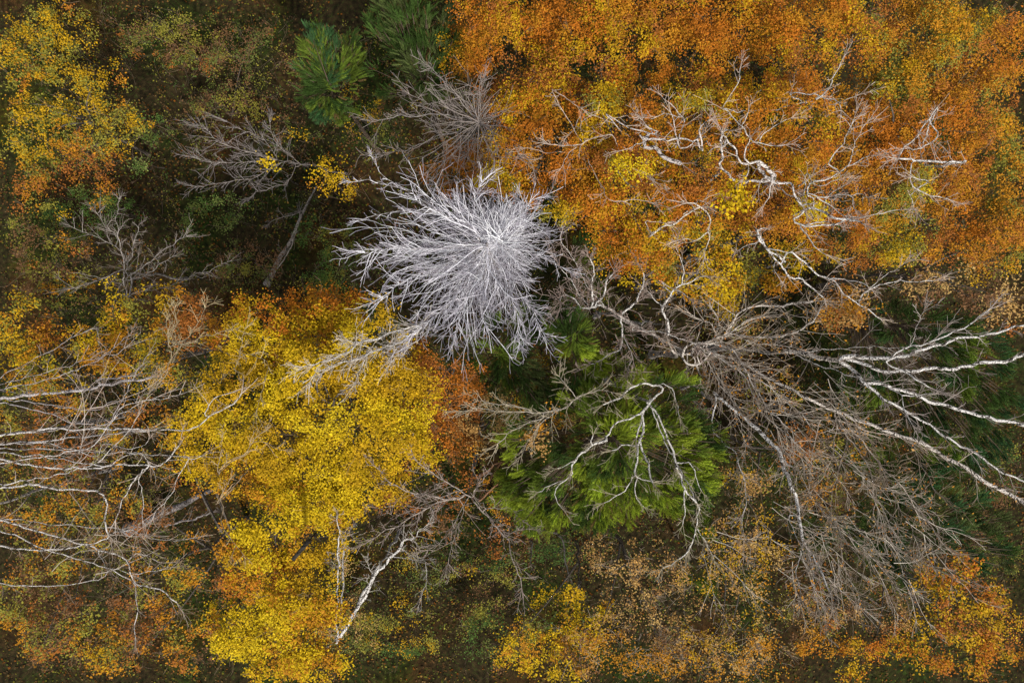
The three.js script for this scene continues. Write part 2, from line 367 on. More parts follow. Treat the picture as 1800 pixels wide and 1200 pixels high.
// ------------------------------------------------------------------ forest floor
{
  const c = document.createElement('canvas'); c.width = c.height = 1024;
  const x = c.getContext('2d'), im = x.createImageData(1024, 1024);
  for (let j = 0; j < 1024; j++) for (let i = 0; i < 1024; i++) {
    const a = i / 1024 * 2 * Math.PI, b = j / 1024 * 2 * Math.PI, u = Math.cos(a) * 3 + Math.cos(b) * 0.01, v = Math.sin(a) * 3, w = Math.cos(b) * 3, t = Math.sin(b) * 3;
    const n = N(u + w, v + t, u - w + 5) * 0.5 + N(u * 4 + w * 4, v * 4 + t * 4, w * 4 - v * 4) * 0.35 + N(u * 14 + w * 13, v * 14 + t * 13, w * 14 - v * 12) * 0.45;
    const k = Math.max(0.25, 1 + n), g = N(u * 2 + 9, v * 2 + t * 2, w * 2) > 0.25 ? 1.25 : 1, q = (j * 1024 + i) * 4;
    im.data[q] = 42 * k; im.data[q + 1] = 34 * k * g; im.data[q + 2] = 22 * k; im.data[q + 3] = 255;
  }
  x.putImageData(im, 0, 0);
  const t = new THREE.CanvasTexture(c); t.colorSpace = THREE.SRGBColorSpace; t.wrapS = t.wrapT = THREE.RepeatWrapping;
  const g = new THREE.PlaneGeometry(200, 200, 250, 250); g.rotateX(-Math.PI / 2);
  const p = g.attributes.position, uv = g.attributes.uv;
  for (let k = 0; k < p.count; k++) {
    const X = p.getX(k), Z = p.getZ(k);
    p.setY(k, N(X * 0.08, 1, Z * 0.08) * 0.5 - 0.25); uv.setXY(k, X / 5, Z / 5);
  }
  g.computeVertexNormals();
  const fc = new Float32Array(p.count * 3);                  // moss, bare soil and leaf mould in patches
  for (let k = 0; k < p.count; k++) {
    const X = p.getX(k), Z = p.getZ(k), a = THREE.MathUtils.smoothstep(N(X * 0.22, 6, Z * 0.22) + 0.5 * N(X * 0.6, 2, Z * 0.6), 0.05, 0.4), b = THREE.MathUtils.smoothstep(N(X * 0.3 + 40, 1, Z * 0.3), 0.1, 0.4);
    fc.set([0.9 - 0.25 * a + 0.5 * b, 0.95 + 0.25 * a + 0.1 * b, 0.85 - 0.3 * a - 0.1 * b], k * 3);
  }
  g.setAttribute('color', new THREE.BufferAttribute(fc, 3));
  const m = new THREE.Mesh(g, new THREE.MeshPhysicalMaterial({ vertexColors: true, map: t, bumpMap: t, bumpScale: 0.03, roughness: 0.95, specularIntensity: 0.1 }));
  m.name = 'forest_floor'; m.userData.kind = 'structure'; m.receiveShadow = true; scene.add(m);
}
const floorY = (x, z) => N(x * 0.08, 1, z * 0.08) * 0.5 - 0.25;
{
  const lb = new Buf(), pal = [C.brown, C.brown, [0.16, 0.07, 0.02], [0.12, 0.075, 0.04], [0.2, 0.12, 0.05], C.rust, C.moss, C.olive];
  for (let k = 0; k < 95000; k++) {
    const x = R(-27, 27), z = R(-18.5, 18.5);
    if (N(x * 0.4, 8, z * 0.4) + 0.8 * N(x * 1.3, 4, z * 1.3) < R(-0.35, 0.2)) continue;
    const nor = V(gauss() * 0.5, 1, gauss() * 0.5).normalize(), col = rnd() < 0.03 ? C.tan : pal[Math.floor(rnd() * pal.length)], l = R(0.06, 0.15);
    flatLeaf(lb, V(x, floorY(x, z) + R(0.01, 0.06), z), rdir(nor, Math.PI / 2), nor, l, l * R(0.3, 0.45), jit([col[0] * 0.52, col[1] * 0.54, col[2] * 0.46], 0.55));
  }
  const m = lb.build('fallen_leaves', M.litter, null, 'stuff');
  m.userData.label = 'dark brown fallen leaves lying over the forest floor'; m.userData.category = 'leaf litter';
}
{
  const tb = new Buf(), lb = new Buf();
  for (let k = 0; k < 4600; k++) {
    const x = R(-24, 24), z = R(-16.5, 16.5), d = N(x * 0.3, 2, z * 0.3);
    if (d < -0.2) continue;
    const col = [C.moss, C.shrub, C.olive, C.moss, C.brown, C.olive][Math.floor(rnd() * 6)], h = R(0.5, 1.9);
    twig(tb, V(x, floorY(x, z), z), V(gauss() * 0.7, 1, gauss() * 0.7).normalize(), h, 0.012, 1, { ...TW, bend: 0.2, kids: 3, col: [0.13, 0.095, 0.065], rmin: 0.005 },
      (p) => { for (let q = 0; q < 4; q++) if (rnd() < 0.75) freeLeaf(lb, V(p.x + gauss() * 0.18, p.y, p.z + gauss() * 0.1), 0.085, jit(col, 0.35)); });
  }
  const m = tb.build('undergrowth_stems', M.twig, null, 'stuff');
  m.userData.label = 'thin bare stems and brambles over the forest floor'; m.userData.category = 'undergrowth';
  const g = lb.build('undergrowth_leaves', M.leaf, null, 'stuff');
  g.userData.label = 'small dull green and brown leaves of low undergrowth'; g.userData.category = 'undergrowth';
}

// ------------------------------------------------------------------ leafy trees
const leafy = (label, trunk, blobs, pal, x = {}) => tree({ name: 'broadleaf_tree', label, trunk, bark: 'grey', barkCol: [0.45, 0.4, 0.35], ...x, crown: { blobs, pal, ...(x.crown || {}) } });
const { yellow, gold, amber, orange, rust, copper, tan, straw, lemon, olive, shrub, moss, pale, deep, lime, teal, sage, brown } = C;

leafy('large golden yellow tree filling the lower left, below the silver bare tree', [690, 660, 580, 720, 11, 0.3],
  [[600, 720, 150, 165, 12], [470, 590, 130, 70, 10.5, [amber, gold, orange, gold, yellow]], [520, 640, 120, 70, 11], [400, 740, 100, 105, 11], [690, 720, 70, 85, 11], [570, 545, 90, 40, 9.5, [amber, orange, gold]], [590, 580, 80, 40, 10], [520, 800, 120, 80, 11.5], [630, 850, 90, 70, 10.5], [550, 880, 90, 60, 11], [340, 790, 60, 60, 10], [430, 850, 70, 60, 10, [amber, gold, olive, gold]], [740, 790, 40, 40, 10], [650, 660, 80, 60, 11.5]],
  [gold, yellow, gold, yellow, lemon, yellow, gold], { crown: { size: 0.092, n: 30, hole: -0.36 } });
leafy('bright yellow tree at the bottom left around a broken dark stub', [610, 820, 490, 980, 10, 0.26],
  [[490, 930, 115, 90, 11.5], [430, 1010, 75, 60, 11, [amber, orange, gold, amber]], [530, 1040, 65, 80, 11], [490, 1120, 100, 70, 11], [510, 1180, 90, 50, 11], [420, 1120, 80, 60, 10.5]],
  [gold, yellow, amber, yellow, lemon, yellow], { crown: { size: 0.094, n: 30, hole: -0.36 } });
leafy('orange and yellow tree on the left edge under bare grey-yellow limbs', [500, 600, 290, 600, 9, 0.22],
  [[250, 560, 110, 70, 9], [300, 640, 100, 60, 8.5], [180, 610, 90, 75, 9], [90, 640, 100, 90, 9], [30, 600, 60, 90, 9], [360, 590, 70, 55, 8]],
  [copper, amber, gold, olive, yellow, amber], { crown: { cl: 11, hole: -0.2, twigs: 0.2 } });
leafy('rusty brown and orange tree under the white limbs of the lower left corner', [440, 840, 300, 1000, 8, 0.22],
  [[330, 830, 70, 60, 8.5], [280, 940, 80, 55, 7.5], [390, 1010, 70, 50, 8], [260, 1040, 100, 70, 8], [300, 1130, 110, 70, 8], [180, 1150, 110, 60, 8], [240, 760, 80, 60, 8]],
  [brown, copper, amber, olive, gold], { crown: { cl: 8.5, hole: -0.12, n: 15, twigs: 0.35 } });
leafy('yellow orange tree column in the upper left corner of the picture', [420, 320, 150, 210, 6, 0.14],
  [[180, 200, 50, 80, 6.5], [225, 175, 32, 45, 6.2], [175, 300, 28, 65, 6], [100, 200, 80, 130, 6.5], [80, 60, 80, 80, 6.5], [40, 250, 70, 110, 6.5], [30, 90, 60, 100, 6.5]],
  [copper, amber, olive, gold, olive, gold], { crown: { cl: 11, hole: -0.2, size: 0.09 } });
leafy('small yellow tree near the top of the dark leaning log', [720, 430, 580, 310, 5.5, 0.1],
  [[580, 312, 34, 26, 6.5], [585, 282, 20, 22, 6], [610, 330, 22, 16, 6]], [gold, yellow, amber], { crown: { cl: 12, hole: -0.15, n: 14 } });
leafy('sprig of bright yellow leaves beside the grey leaning tree', [640, 410, 465, 283, 4.5, 0.05],
  [[459, 282, 9, 7, 5], [475, 283, 7, 8, 5]], [lemon, yellow], { crown: { cl: 20, hole: -1, n: 9, twigs: 0, size: 0.13 } });
leafy('orange tree at the top centre beside the grey bare crown', [900, 420, 960, 250, 12, 0.3],
  [[870, 310, 35, 30, 11.6, [yellow, gold, olive, yellow, lemon]], [890, 185, 30, 25, 12, [yellow, gold, olive, yellow, lemon]], [985, 378, 32, 26, 12.4, [yellow, gold, olive, yellow, lemon]], [990, 230, 110, 110, 13], [905, 280, 80, 70, 11.5], [830, 290, 80, 55, 10], [940, 160, 90, 60, 12], [890, 180, 60, 50, 11], [1060, 300, 90, 80, 12.5], [920, 60, 110, 80, 12], [900, 0, 120, 60, 12], [820, 70, 60, 60, 10]],
  [orange, amber, orange, gold, copper, amber, orange], { crown: { size: 0.078, n: 35, hole: -0.42 } });
leafy('orange tree crossed by a forked white limb in the upper middle', [980, 460, 1120, 330, 12.5, 0.3],
  [[1060, 170, 40, 35, 13.6, [yellow, gold, olive, yellow, lemon]], [1110, 295, 34, 28, 13.9, [yellow, gold, olive, yellow, lemon]], [1110, 230, 110, 100, 13.5], [1130, 340, 110, 90, 13], [1070, 385, 60, 50, 11.5], [1130, 420, 80, 60, 11.5], [1060, 170, 70, 60, 13], [1090, 60, 120, 80, 13], [1080, 0, 130, 60, 13]],
  [orange, amber, orange, gold, copper, amber, orange], { crown: { size: 0.078, n: 35, hole: -0.42 } });
leafy('deep orange tree behind crooked silver limbs at the upper right', [1200, 480, 1380, 270, 12.5, 0.35],
  [[1425, 372, 36, 22, 13.2, [yellow, gold, olive, yellow, lemon]], [1225, 175, 34, 22, 13.4, [yellow, gold, olive, yellow, lemon]], [1290, 250, 120, 110, 13], [1400, 210, 120, 100, 13.5], [1420, 320, 110, 90, 12.5], [1330, 350, 90, 70, 12.5], [1480, 400, 100, 60, 11.5], [1250, 150, 80, 70, 12.5], [1290, 60, 130, 80, 12.5], [1450, 70, 120, 80, 13], [1260, 10, 130, 60, 12.5], [1430, 0, 130, 60, 12.5]],
  [orange, amber, orange, gold, copper, amber, orange], { crown: { size: 0.076, n: 35, hole: -0.44 } });
leafy('orange and olive tree in the upper right corner', [1300, 440, 1580, 240, 12, 0.3],
  [[1590, 165, 50, 24, 13, [yellow, gold, olive, yellow, lemon]], [1625, 320, 26, 26, 12.4, [yellow, gold, olive, yellow, lemon]], [1580, 430, 50, 22, 10.6, [yellow, gold, olive, yellow, lemon]], [1530, 230, 90, 100, 12.5], [1600, 200, 80, 90, 12.5], [1570, 330, 90, 80, 11.5], [1690, 220, 110, 120, 12.5], [1640, 80, 130, 90, 12.5], [1580, 420, 80, 45, 10], [1720, 380, 90, 80, 11], [1760, 90, 90, 110, 12], [1620, 0, 120, 60, 12], [1770, 260, 70, 100, 12], [1780, 400, 60, 90, 11]],
  [orange, amber, copper, amber, olive, amber, gold], { crown: { size: 0.078, n: 35, hole: -0.42 } });
leafy('mustard yellow tree under the orange canopy, right of the silver tree', [1080, 560, 1230, 470, 11, 0.25],
  [[1200, 400, 90, 60, 12], [1240, 470, 85, 55, 11], [1290, 500, 60, 40, 10], [1150, 460, 60, 40, 10.5], [1270, 535, 40, 25, 9], [1360, 460, 60, 40, 10]],
  [gold, yellow, amber, olive, gold, yellow], { crown: { size: 0.1 } });
leafy('bright yellow sprig among orange leaves below the crooked limbs', [1250, 420, 1300, 345, 14, 0.06],
  [[1296, 345, 24, 22, 15.2], [1283, 356, 14, 10, 15]], [lemon, lemon, yellow], { crown: { cl: 20, hole: -1, n: 14, size: 0.13 } });
leafy('drooping tuft of orange leaves at the end of a pale limb', [1330, 560, 1480, 545, 9.5, 0.1],
  [[1480, 545, 42, 38, 10.5], [1500, 530, 30, 28, 10]], [amber, tan, copper], { crown: { cl: 14, n: 22, hole: -0.4 } });
leafy('small orange tuft just above the long pale fallen limb', [1260, 545, 1385, 498, 9, 0.08],
  [[1382, 498, 28, 20, 10]], [amber, orange, tan], { crown: { cl: 16, n: 20, hole: -0.5 } });
leafy('pinkish tan tree thin of leaves on the right edge', [1420, 545, 1625, 470, 9, 0.18],
  [[1630, 470, 45, 70, 9.5], [1710, 490, 100, 70, 10], [1780, 520, 60, 70, 10], [1600, 440, 30, 25, 9]], [copper, tan, straw, brown], { crown: { cl: 9, n: 14, hole: -0.2, twigs: 0.5 } });
leafy('rust brown bushy tree between the yellow tree and the dark conifer', [830, 640, 785, 660, 8, 0.16],
  [[780, 650, 65, 55, 9], [800, 700, 50, 60, 8.5], [730, 620, 45, 30, 8], [790, 770, 50, 50, 8], [760, 720, 50, 50, 7.5]], [rust, copper, orange, copper], { crown: { cl: 14, size: 0.085, n: 26, twigs: 0.35 } });
leafy('tan leaved small tree left of the bright green conifer', [860, 700, 835, 775, 7.5, 0.14],
  [[835, 770, 50, 55, 8.5], [850, 720, 45, 40, 8], [820, 840, 45, 40, 7.5], [900, 740, 40, 30, 8]], [tan, straw, amber, copper], { crown: { cl: 9, n: 14, hole: -0.12, twigs: 0.5 } });
leafy('ochre leaves of a thin tree between the two green conifers', [930, 680, 950, 770, 9, 0.1],
  [[945, 775, 38, 32, 11.2], [985, 735, 30, 18, 10.5]], [tan, amber, straw], { crown: { cl: 10, n: 13, hole: -0.2, twigs: 0.4 } });
leafy('rusty undergrowth tree below the bare tree at the bottom centre', [800, 830, 780, 900, 5, 0.12],
  [[740, 830, 70, 40, 5.5], [800, 920, 60, 45, 5], [880, 950, 60, 40, 5], [700, 890, 40, 35, 5], [860, 880, 35, 30, 5]], [rust, copper, brown, amber], { crown: { cl: 8, n: 14, hole: -0.15, twigs: 0.4 } });
leafy('ochre yellow tree under the right birch at the bottom edge', [1120, 860, 1310, 990, 9, 0.22],
  [[1300, 950, 75, 50, 9.5], [1340, 1010, 70, 60, 9.5], [1260, 1010, 50, 50, 9], [1320, 1110, 110, 80, 9.5], [1290, 1170, 120, 50, 9.5], [1300, 860, 40, 40, 8]], [tan, gold, tan, gold, straw, amber], { crown: { cl: 10, n: 13, hole: -0.12, twigs: 0.8, size: 0.085, twCol: [0.34, 0.27, 0.2] } });
leafy('tan leaved tree at the bottom edge below the green conifer', [1010, 830, 1120, 1000, 8, 0.2],
  [[1110, 990, 70, 55, 8.5], [1170, 1020, 50, 60, 8.5], [1060, 980, 40, 40, 7.5], [1130, 1110, 110, 80, 8.5], [1080, 1160, 110, 50, 8.5], [1190, 1160, 90, 50, 8.5]], [tan, straw, tan, brown, amber], { crown: { cl: 9.5, n: 13, hole: -0.12, twigs: 0.9, size: 0.085, twCol: [0.34, 0.27, 0.2] } });
leafy('small yellow tree at the bottom edge left of the tan tree', [960, 850, 1020, 1030, 6.5, 0.14],
  [[1010, 1035, 32, 26, 7.5], [1000, 1110, 90, 60, 7], [960, 1160, 90, 50, 7]], [gold, yellow, amber], { crown: { cl: 12, n: 16 } });
leafy('orange yellow tree in the lower right corner', [1450, 900, 1640, 1030, 9, 0.2],
  [[1640, 1025, 24, 42, 9.5], [1710, 1060, 60, 70, 10], [1680, 1150, 90, 50, 9.5], [1770, 1120, 60, 80, 9.5], [1500, 1150, 90, 40, 8.5]], [amber, orange, gold, copper, gold], { crown: { cl: 12 } });
leafy('dull ochre leaves inside the right birch, under its leaning stems', [1260, 730, 1370, 810, 7, 0.14],
  [[1400, 790, 50, 40, 8], [1340, 850, 45, 40, 7.5], [1420, 860, 40, 30, 7.5], [1480, 880, 60, 50, 6.5], [1480, 780, 60, 50, 6.5], [1360, 690, 60, 40, 7], [1430, 560, 50, 30, 6.5], [1330, 590, 60, 30, 6.5]], [tan, olive, amber, copper, brown], { crown: { cl: 9, n: 11, hole: -0.15, twigs: 0.9, twCol: [0.26, 0.19, 0.13] } });
leafy('brown leaved tree on the left edge above the white curved limbs', [420, 700, 100, 790, 7, 0.2],
  [[90, 800, 90, 80, 7.5], [100, 960, 90, 90, 7.5], [120, 1110, 120, 70, 7.5], [80, 480, 70, 70, 6], [30, 880, 70, 110, 7.5], [40, 1080, 80, 110, 7.5], [160, 870, 70, 80, 7], [40, 730, 70, 70, 7.5]], [copper, brown, olive, amber, olive], { crown: { cl: 10, n: 15, hole: -0.25, twigs: 0.5 } });

// ------------------------------------------------------------------ low shrubs
function bush(label, blobs, pal, x = {}) {
  const [bx, by, , , h] = blobs[0];
  const b = P(bx, by, h), k = V(b.x * 1, 0, b.z);          // stem straight below
  const px = 900 + k.x / H * F, py = 600 + k.z / H * F;
  return tree({ name: 'shrub', category: 'shrub', label, trunk: [px, py, bx, by, h * 0.85, 0.06], bark: 'grey', barkCol: [0.3, 0.25, 0.2], crown: { blobs, pal, cl: 11, n: 18, size: 0.085, hole: -0.18, depth: 0.5, twigs: 0.3, ...x } });
}
bush('green leafy shrub in the dark clearing at the upper left', [[390, 370, 65, 35, 2.2], [340, 385, 40, 30, 2]], [shrub, moss, shrub, pale]);
bush('dull green shrub on the dark floor, left of the grey leaning tree', [[265, 225, 40, 30, 2.2]], [shrub, moss]);
bush('small green shrub below the yellow corner tree', [[250, 295, 25, 18, 2]], [shrub, pale, moss]);
bush('dark green shrub on the left edge above the bare grey saplings', [[195, 365, 40, 35, 2], [120, 370, 70, 50, 2]], [shrub, moss]);
bush('fresh green shrub beside the dark leaning log', [[537, 408, 22, 32, 2.4]], [pale, shrub, shrub], { cl: 13 });
bush('olive green shrub in the clearing left of the silver tree', [[590, 450, 50, 60, 2], [560, 500, 40, 25, 1.8]], [moss, olive, shrub]);
bush('olive undergrowth shrub above the yellow tree edge', [[430, 455, 60, 40, 1.8], [400, 490, 40, 25, 1.6]], [olive, moss, brown]);
bush('yellowish green shrub at the bottom edge right of the birch trunk', [[735, 1010, 40, 40, 2.4], [700, 1110, 80, 60, 2.4]], [moss, olive, gold, shrub]);
bush('dark green shrub at the bottom edge under the bare tree', [[860, 1010, 70, 40, 2.2], [880, 1120, 100, 60, 2.4]], [moss, shrub, olive, brown]);
bush('small yellow bush on the dark floor at the bottom centre', [[815, 1010, 18, 18, 2.6]], [gold, olive, yellow]);
bush('grey green shrub at the bottom edge between the two birch trunks', [[620, 1000, 40, 50, 2.2], [610, 1110, 60, 60, 2.4]], [moss, olive, straw]);
bush('dark green shrub below the main conifer', [[985, 960, 45, 40, 3], [950, 985, 30, 30, 2.5]], [shrub, deep, moss]);
bush('olive shrub with yellow flecks between silver tree and green conifer', [[920, 690, 60, 45, 6], [970, 650, 50, 40, 6]], [moss, olive, shrub, gold], { cl: 8 });
bush('dark olive shrub at the top edge left of the hanging conifer', [[380, 180, 80, 40, 2], [400, 80, 100, 60, 2]], [olive, brown, moss]);
bush('olive brown shrub below the hanging conifer at the top', [[640, 210, 50, 60, 2.4], [500, 220, 40, 30, 2]], [olive, moss, brown, gold], { cl: 7 });

bush('olive brown bush at the top edge between the corner tree and the hanging conifer', [[330, 70, 80, 50, 2.2], [250, 60, 50, 40, 2]], [olive, brown, moss, copper]);
bush('brown green bush at the left edge under the corner tree', [[60, 410, 70, 45, 2.2]], [moss, olive, brown]);
bush('olive bush at the right edge below the forked birch', [[1760, 830, 50, 70, 2.4], [1700, 900, 50, 40, 2.4]], [moss, olive, shrub, brown]);
bush('brown and olive bush in the bottom right below the twiggy tree', [[1480, 1060, 80, 40, 3], [1420, 1090, 50, 40, 3], [1570, 1080, 50, 50, 3]], [olive, brown, tan, copper]);

bush('brown and green bush in the far right gap above the lower right corner tree', [[1740, 985, 60, 40, 2.6], [1700, 960, 40, 40, 2.2]], [brown, moss, olive, shrub]);

// ------------------------------------------------------------------ conifers
pine({ label: 'large bright green conifer under the white birch limbs at lower centre', trunk: [1005, 720, 1090, 780, 13, 0.4],
  blobs: [[1090, 800, 95, 90, 12.5], [970, 850, 85, 60, 11.5], [920, 800, 50, 55, 10.8], [915, 870, 50, 50, 10.5], [1240, 800, 40, 60, 11], [1040, 720, 60, 40, 10.5], [1080, 900, 70, 45, 10.5], [1200, 780, 75, 85, 11.5], [1210, 860, 60, 50, 11], [1165, 690, 70, 45, 10.5], [950, 920, 45, 30, 9.5], [1020, 880, 70, 60, 10.5], [1140, 880, 50, 40, 10]],
  pal: [C.pine, deep, lime, C.pine, lime, lime] });
pine({ label: 'green conifer rising beside the right foot of the silver tree', trunk: [960, 600, 1005, 600, 10, 0.28],
  blobs: [[1010, 590, 42, 45, 11], [1015, 650, 45, 40, 9.5], [975, 560, 30, 25, 8.5], [1060, 640, 45, 35, 8]], pal: [deep, C.pine, C.pine, lime] });
pine({ label: 'dark green conifer in shade below the silver tree', trunk: [890, 610, 880, 620, 7, 0.22],
  blobs: [[870, 605, 50, 55, 8.2], [930, 640, 65, 55, 8.2], [985, 700, 50, 35, 8.2], [900, 560, 40, 30, 7.5], [860, 670, 35, 35, 6.5], [950, 560, 50, 40, 6.5], [1040, 420, 35, 40, 6]], pal: [deep, C.pine, deep, sage], hole: -0.12 });
pine({ label: 'green conifer hanging in from the top edge, left of centre', trunk: [700, 300, 575, 140, 10, 0.26],
  blobs: [[565, 168, 50, 26, 10], [575, 200, 22, 28, 9.5], [560, 85, 70, 55, 10.3]], pal: [deep, C.pine, teal, C.pine] });
pine({ label: 'dim olive green conifer at the top edge above the grey bare crown', trunk: [820, 300, 745, 150, 9, 0.24],
  blobs: [[730, 165, 50, 25, 9.5], [680, 170, 30, 25, 8.5], [740, 80, 100, 60, 9.5], [730, 20, 110, 50, 9.5]], pal: [sage, deep, sage], cl: 4.5 });
pine({ label: 'blue green conifer on the right edge above the white forked birch', trunk: [1420, 595, 1610, 570, 9, 0.24],
  blobs: [[1605, 570, 40, 45, 9], [1690, 600, 90, 80, 9.5], [1770, 660, 70, 90, 9.5], [1720, 760, 90, 80, 8], [1560, 690, 70, 40, 6], [1540, 790, 60, 50, 6], [1640, 720, 60, 60, 6.5]], pal: [deep, teal, deep, C.pine], cl: 4.5 });
pine({ label: 'low dull conifer under the birch twigs at the lower right', trunk: [1400, 850, 1570, 950, 6.5, 0.2],
  blobs: [[1560, 945, 80, 45, 7.5], [1450, 940, 40, 40, 6], [1680, 900, 100, 80, 7.5], [1600, 1000, 60, 35, 7], [1760, 960, 60, 60, 7]], pal: [sage, deep, teal, sage], cl: 5 });
pine({ label: 'small green conifer between tan and ochre trees at the bottom edge', trunk: [1120, 880, 1245, 1010, 6, 0.14],
  blobs: [[1245, 1015, 32, 30, 7], [1230, 930, 25, 35, 6]], pal: [deep, C.pine, C.pine], cl: 4.5 });

// ------------------------------------------------------------------ bare trees, lower ones first
tree({ label: 'grey leaning tree with a fan of fine twigs in the dark clearing', lean: true, trunk: [610, 305, 487, 281, 3.2, 0.1], barkCol: [0.5, 0.45, 0.42],
  limbs: [L(2.5, 1, 3.2, 4.5, [487, 281, 440, 268, 400, 255, 350, 220], { gap: 0.12 }), L(2, 1, 3.2, 4.5, [487, 281, 430, 285, 380, 285, 345, 280], { gap: 0.12 }), L(2, 1, 3, 4.3, [500, 284, 450, 310, 400, 320, 345, 328], { gap: 0.15 }), L(2, 1, 3, 4, [520, 288, 500, 320, 460, 335, 440, 345]), L(2, 1, 3.2, 4.5, [487, 281, 470, 250, 430, 230, 400, 215]), L(2, 1, 3, 4.2, [530, 290, 505, 270, 480, 240, 475, 215])],
  tw: { gap: 0.14, len: 1.1, lv: 1, r: 0.01, rmin: 0.0055, kids: 6, ang: 0.55, bend: 0.26, col: [0.3, 0.27, 0.26], tipCol: [0.2, 0.17, 0.16] }, thin: 0.7 });
tree({ name: 'fallen_log', category: 'log', label: 'dark slim log leaning across the clearing at the upper left', trunk: [468, 500, 556, 328, 2.4, 0.27], barkCol: [0.6, 0.55, 0.5],
  limbs: [L(3, 2, 1.0, 1.6, [480, 480, 510, 435, 528, 378]), L(2, 1, 2.2, 2.6, [530, 370, 505, 380, 475, 388], { gap: 0.2 })], tw: { gap: 0.6, len: 0.7, col: [0.26, 0.22, 0.2] } });
tree({ name: 'fallen_log', category: 'log', label: 'thick grey fallen trunk lying under the white limbs at lower left', trunk: [225, 930, 395, 850, 2, 0.5], barkCol: [0.45, 0.42, 0.42], limbs: [L(5, 3, 1.2, 1.9, [290, 925, 330, 915, 372, 900], { free: true })], tw: { gap: 0.4, len: 1.2, col: [0.25, 0.21, 0.19] } });
tree({ name: 'broken_stub', category: 'dead stub', label: 'short charcoal dark stub poking out of the yellow leaves', trunk: [545, 900, 538, 955, 11.6, 0.14], barkCol: [0.06, 0.055, 0.05],
  limbs: [L(8, 6.5, 13.1, 13.3, [540, 953, 514, 984], { gap: 0, wob: 0 })], thin: 1.15 });
tree({ label: 'bare grey saplings on the left edge beside the dark clearing', trunk: [330, 505, 218, 480, 6, 0.14], barkCol: [0.6, 0.57, 0.55],
  limbs: [L(4, 2, 6, 8, [222, 530, 218, 505, 219, 475, 212, 440, 206, 410]), L(2, 1, 6, 8, [218, 480, 232, 445, 236, 420, 245, 395]), L(3, 1.5, 6, 8, [206, 514, 220, 490, 250, 470, 300, 430, 325, 413]), L(2, 1, 6, 7.5, [206, 514, 198, 535, 196, 550]), L(2.5, 1, 6.5, 8, [219, 475, 190, 485, 168, 495, 130, 505]), L(2, 1, 6.5, 8, [212, 440, 190, 425, 168, 415, 130, 400]), L(2, 1, 6, 7.5, [220, 490, 260, 480, 300, 450]), L(1.5, 1, 6, 7.5, [222, 520, 290, 505, 340, 485, 400, 460]), L(2, 1, 6.5, 8, [206, 410, 205, 380, 208, 350]), L(2, 1, 6.5, 8, [206, 420, 180, 390, 170, 370])],
  tw: { gap: 0.2, len: 1.0, r: 0.009, rmin: 0.005, ang: 0.55, bend: 0.24, col: [0.33, 0.29, 0.27], tipCol: [0.22, 0.18, 0.15] }, thin: 0.7 });
tree({ label: 'bare tree with yellowish grey limbs over the left yellow leaves', trunk: [480, 600, 296, 600, 9, 0.16], barkCol: [0.62, 0.52, 0.34],
  limbs: [L(4, 2, 9.2, 10.5, [262, 686, 279, 672, 293, 650, 299, 617, 296, 594]), L(3, 1.5, 9.8, 11, [296, 594, 308, 570, 310, 540]), L(3, 1, 9.8, 11, [299, 611, 324, 594, 346, 567, 362, 542]), L(3, 1, 9.6, 11, [299, 611, 340, 597, 379, 586, 407, 581]), L(2, 1, 10, 11, [296, 594, 292, 570, 294, 560]), L(2, 1, 10, 11, [379, 675, 399, 656, 418, 631, 426, 611, 429, 578]), L(2, 1, 12, 12.8, [468, 639, 462, 681, 451, 728])],
  tw: { gap: 0.32, len: 0.9, col: [0.42, 0.34, 0.2] } });
tree({ label: 'bare pale tree with a horizontal grey limb on the left edge', fromTop: true, thin: 0.7, trunk: [375, 640, -60, 695, 8.6, 0.18], barkCol: [0.75, 0.72, 0.75],
  limbs: [L(8, 6, 9, 9.5, [-40, 706, 60, 694, 176, 679, 224, 669, 265, 664]), L(4, 3, 9.6, 10, [168, 669, 205, 664, 240, 659]), L(3, 1.5, 10, 11.5, [-40, 690, 80, 668, 168, 636, 185, 624, 204, 624, 218, 614]), L(2, 1, 10.5, 11.5, [185, 622, 207, 606, 228, 586]), L(2, 1, 10.5, 11.5, [168, 575, 170, 595, 180, 615]), L(3.5, 1.5, 10, 12, [182, 747, 210, 708, 229, 678, 237, 656, 260, 625]), L(3, 1, 10, 11.5, [168, 720, 200, 705, 240, 700, 275, 680])],
  tw: { gap: 0.42, len: 1.1, r: 0.01, kids: 4, col: [0.4, 0.34, 0.3], tipCol: [0.27, 0.2, 0.15] } });
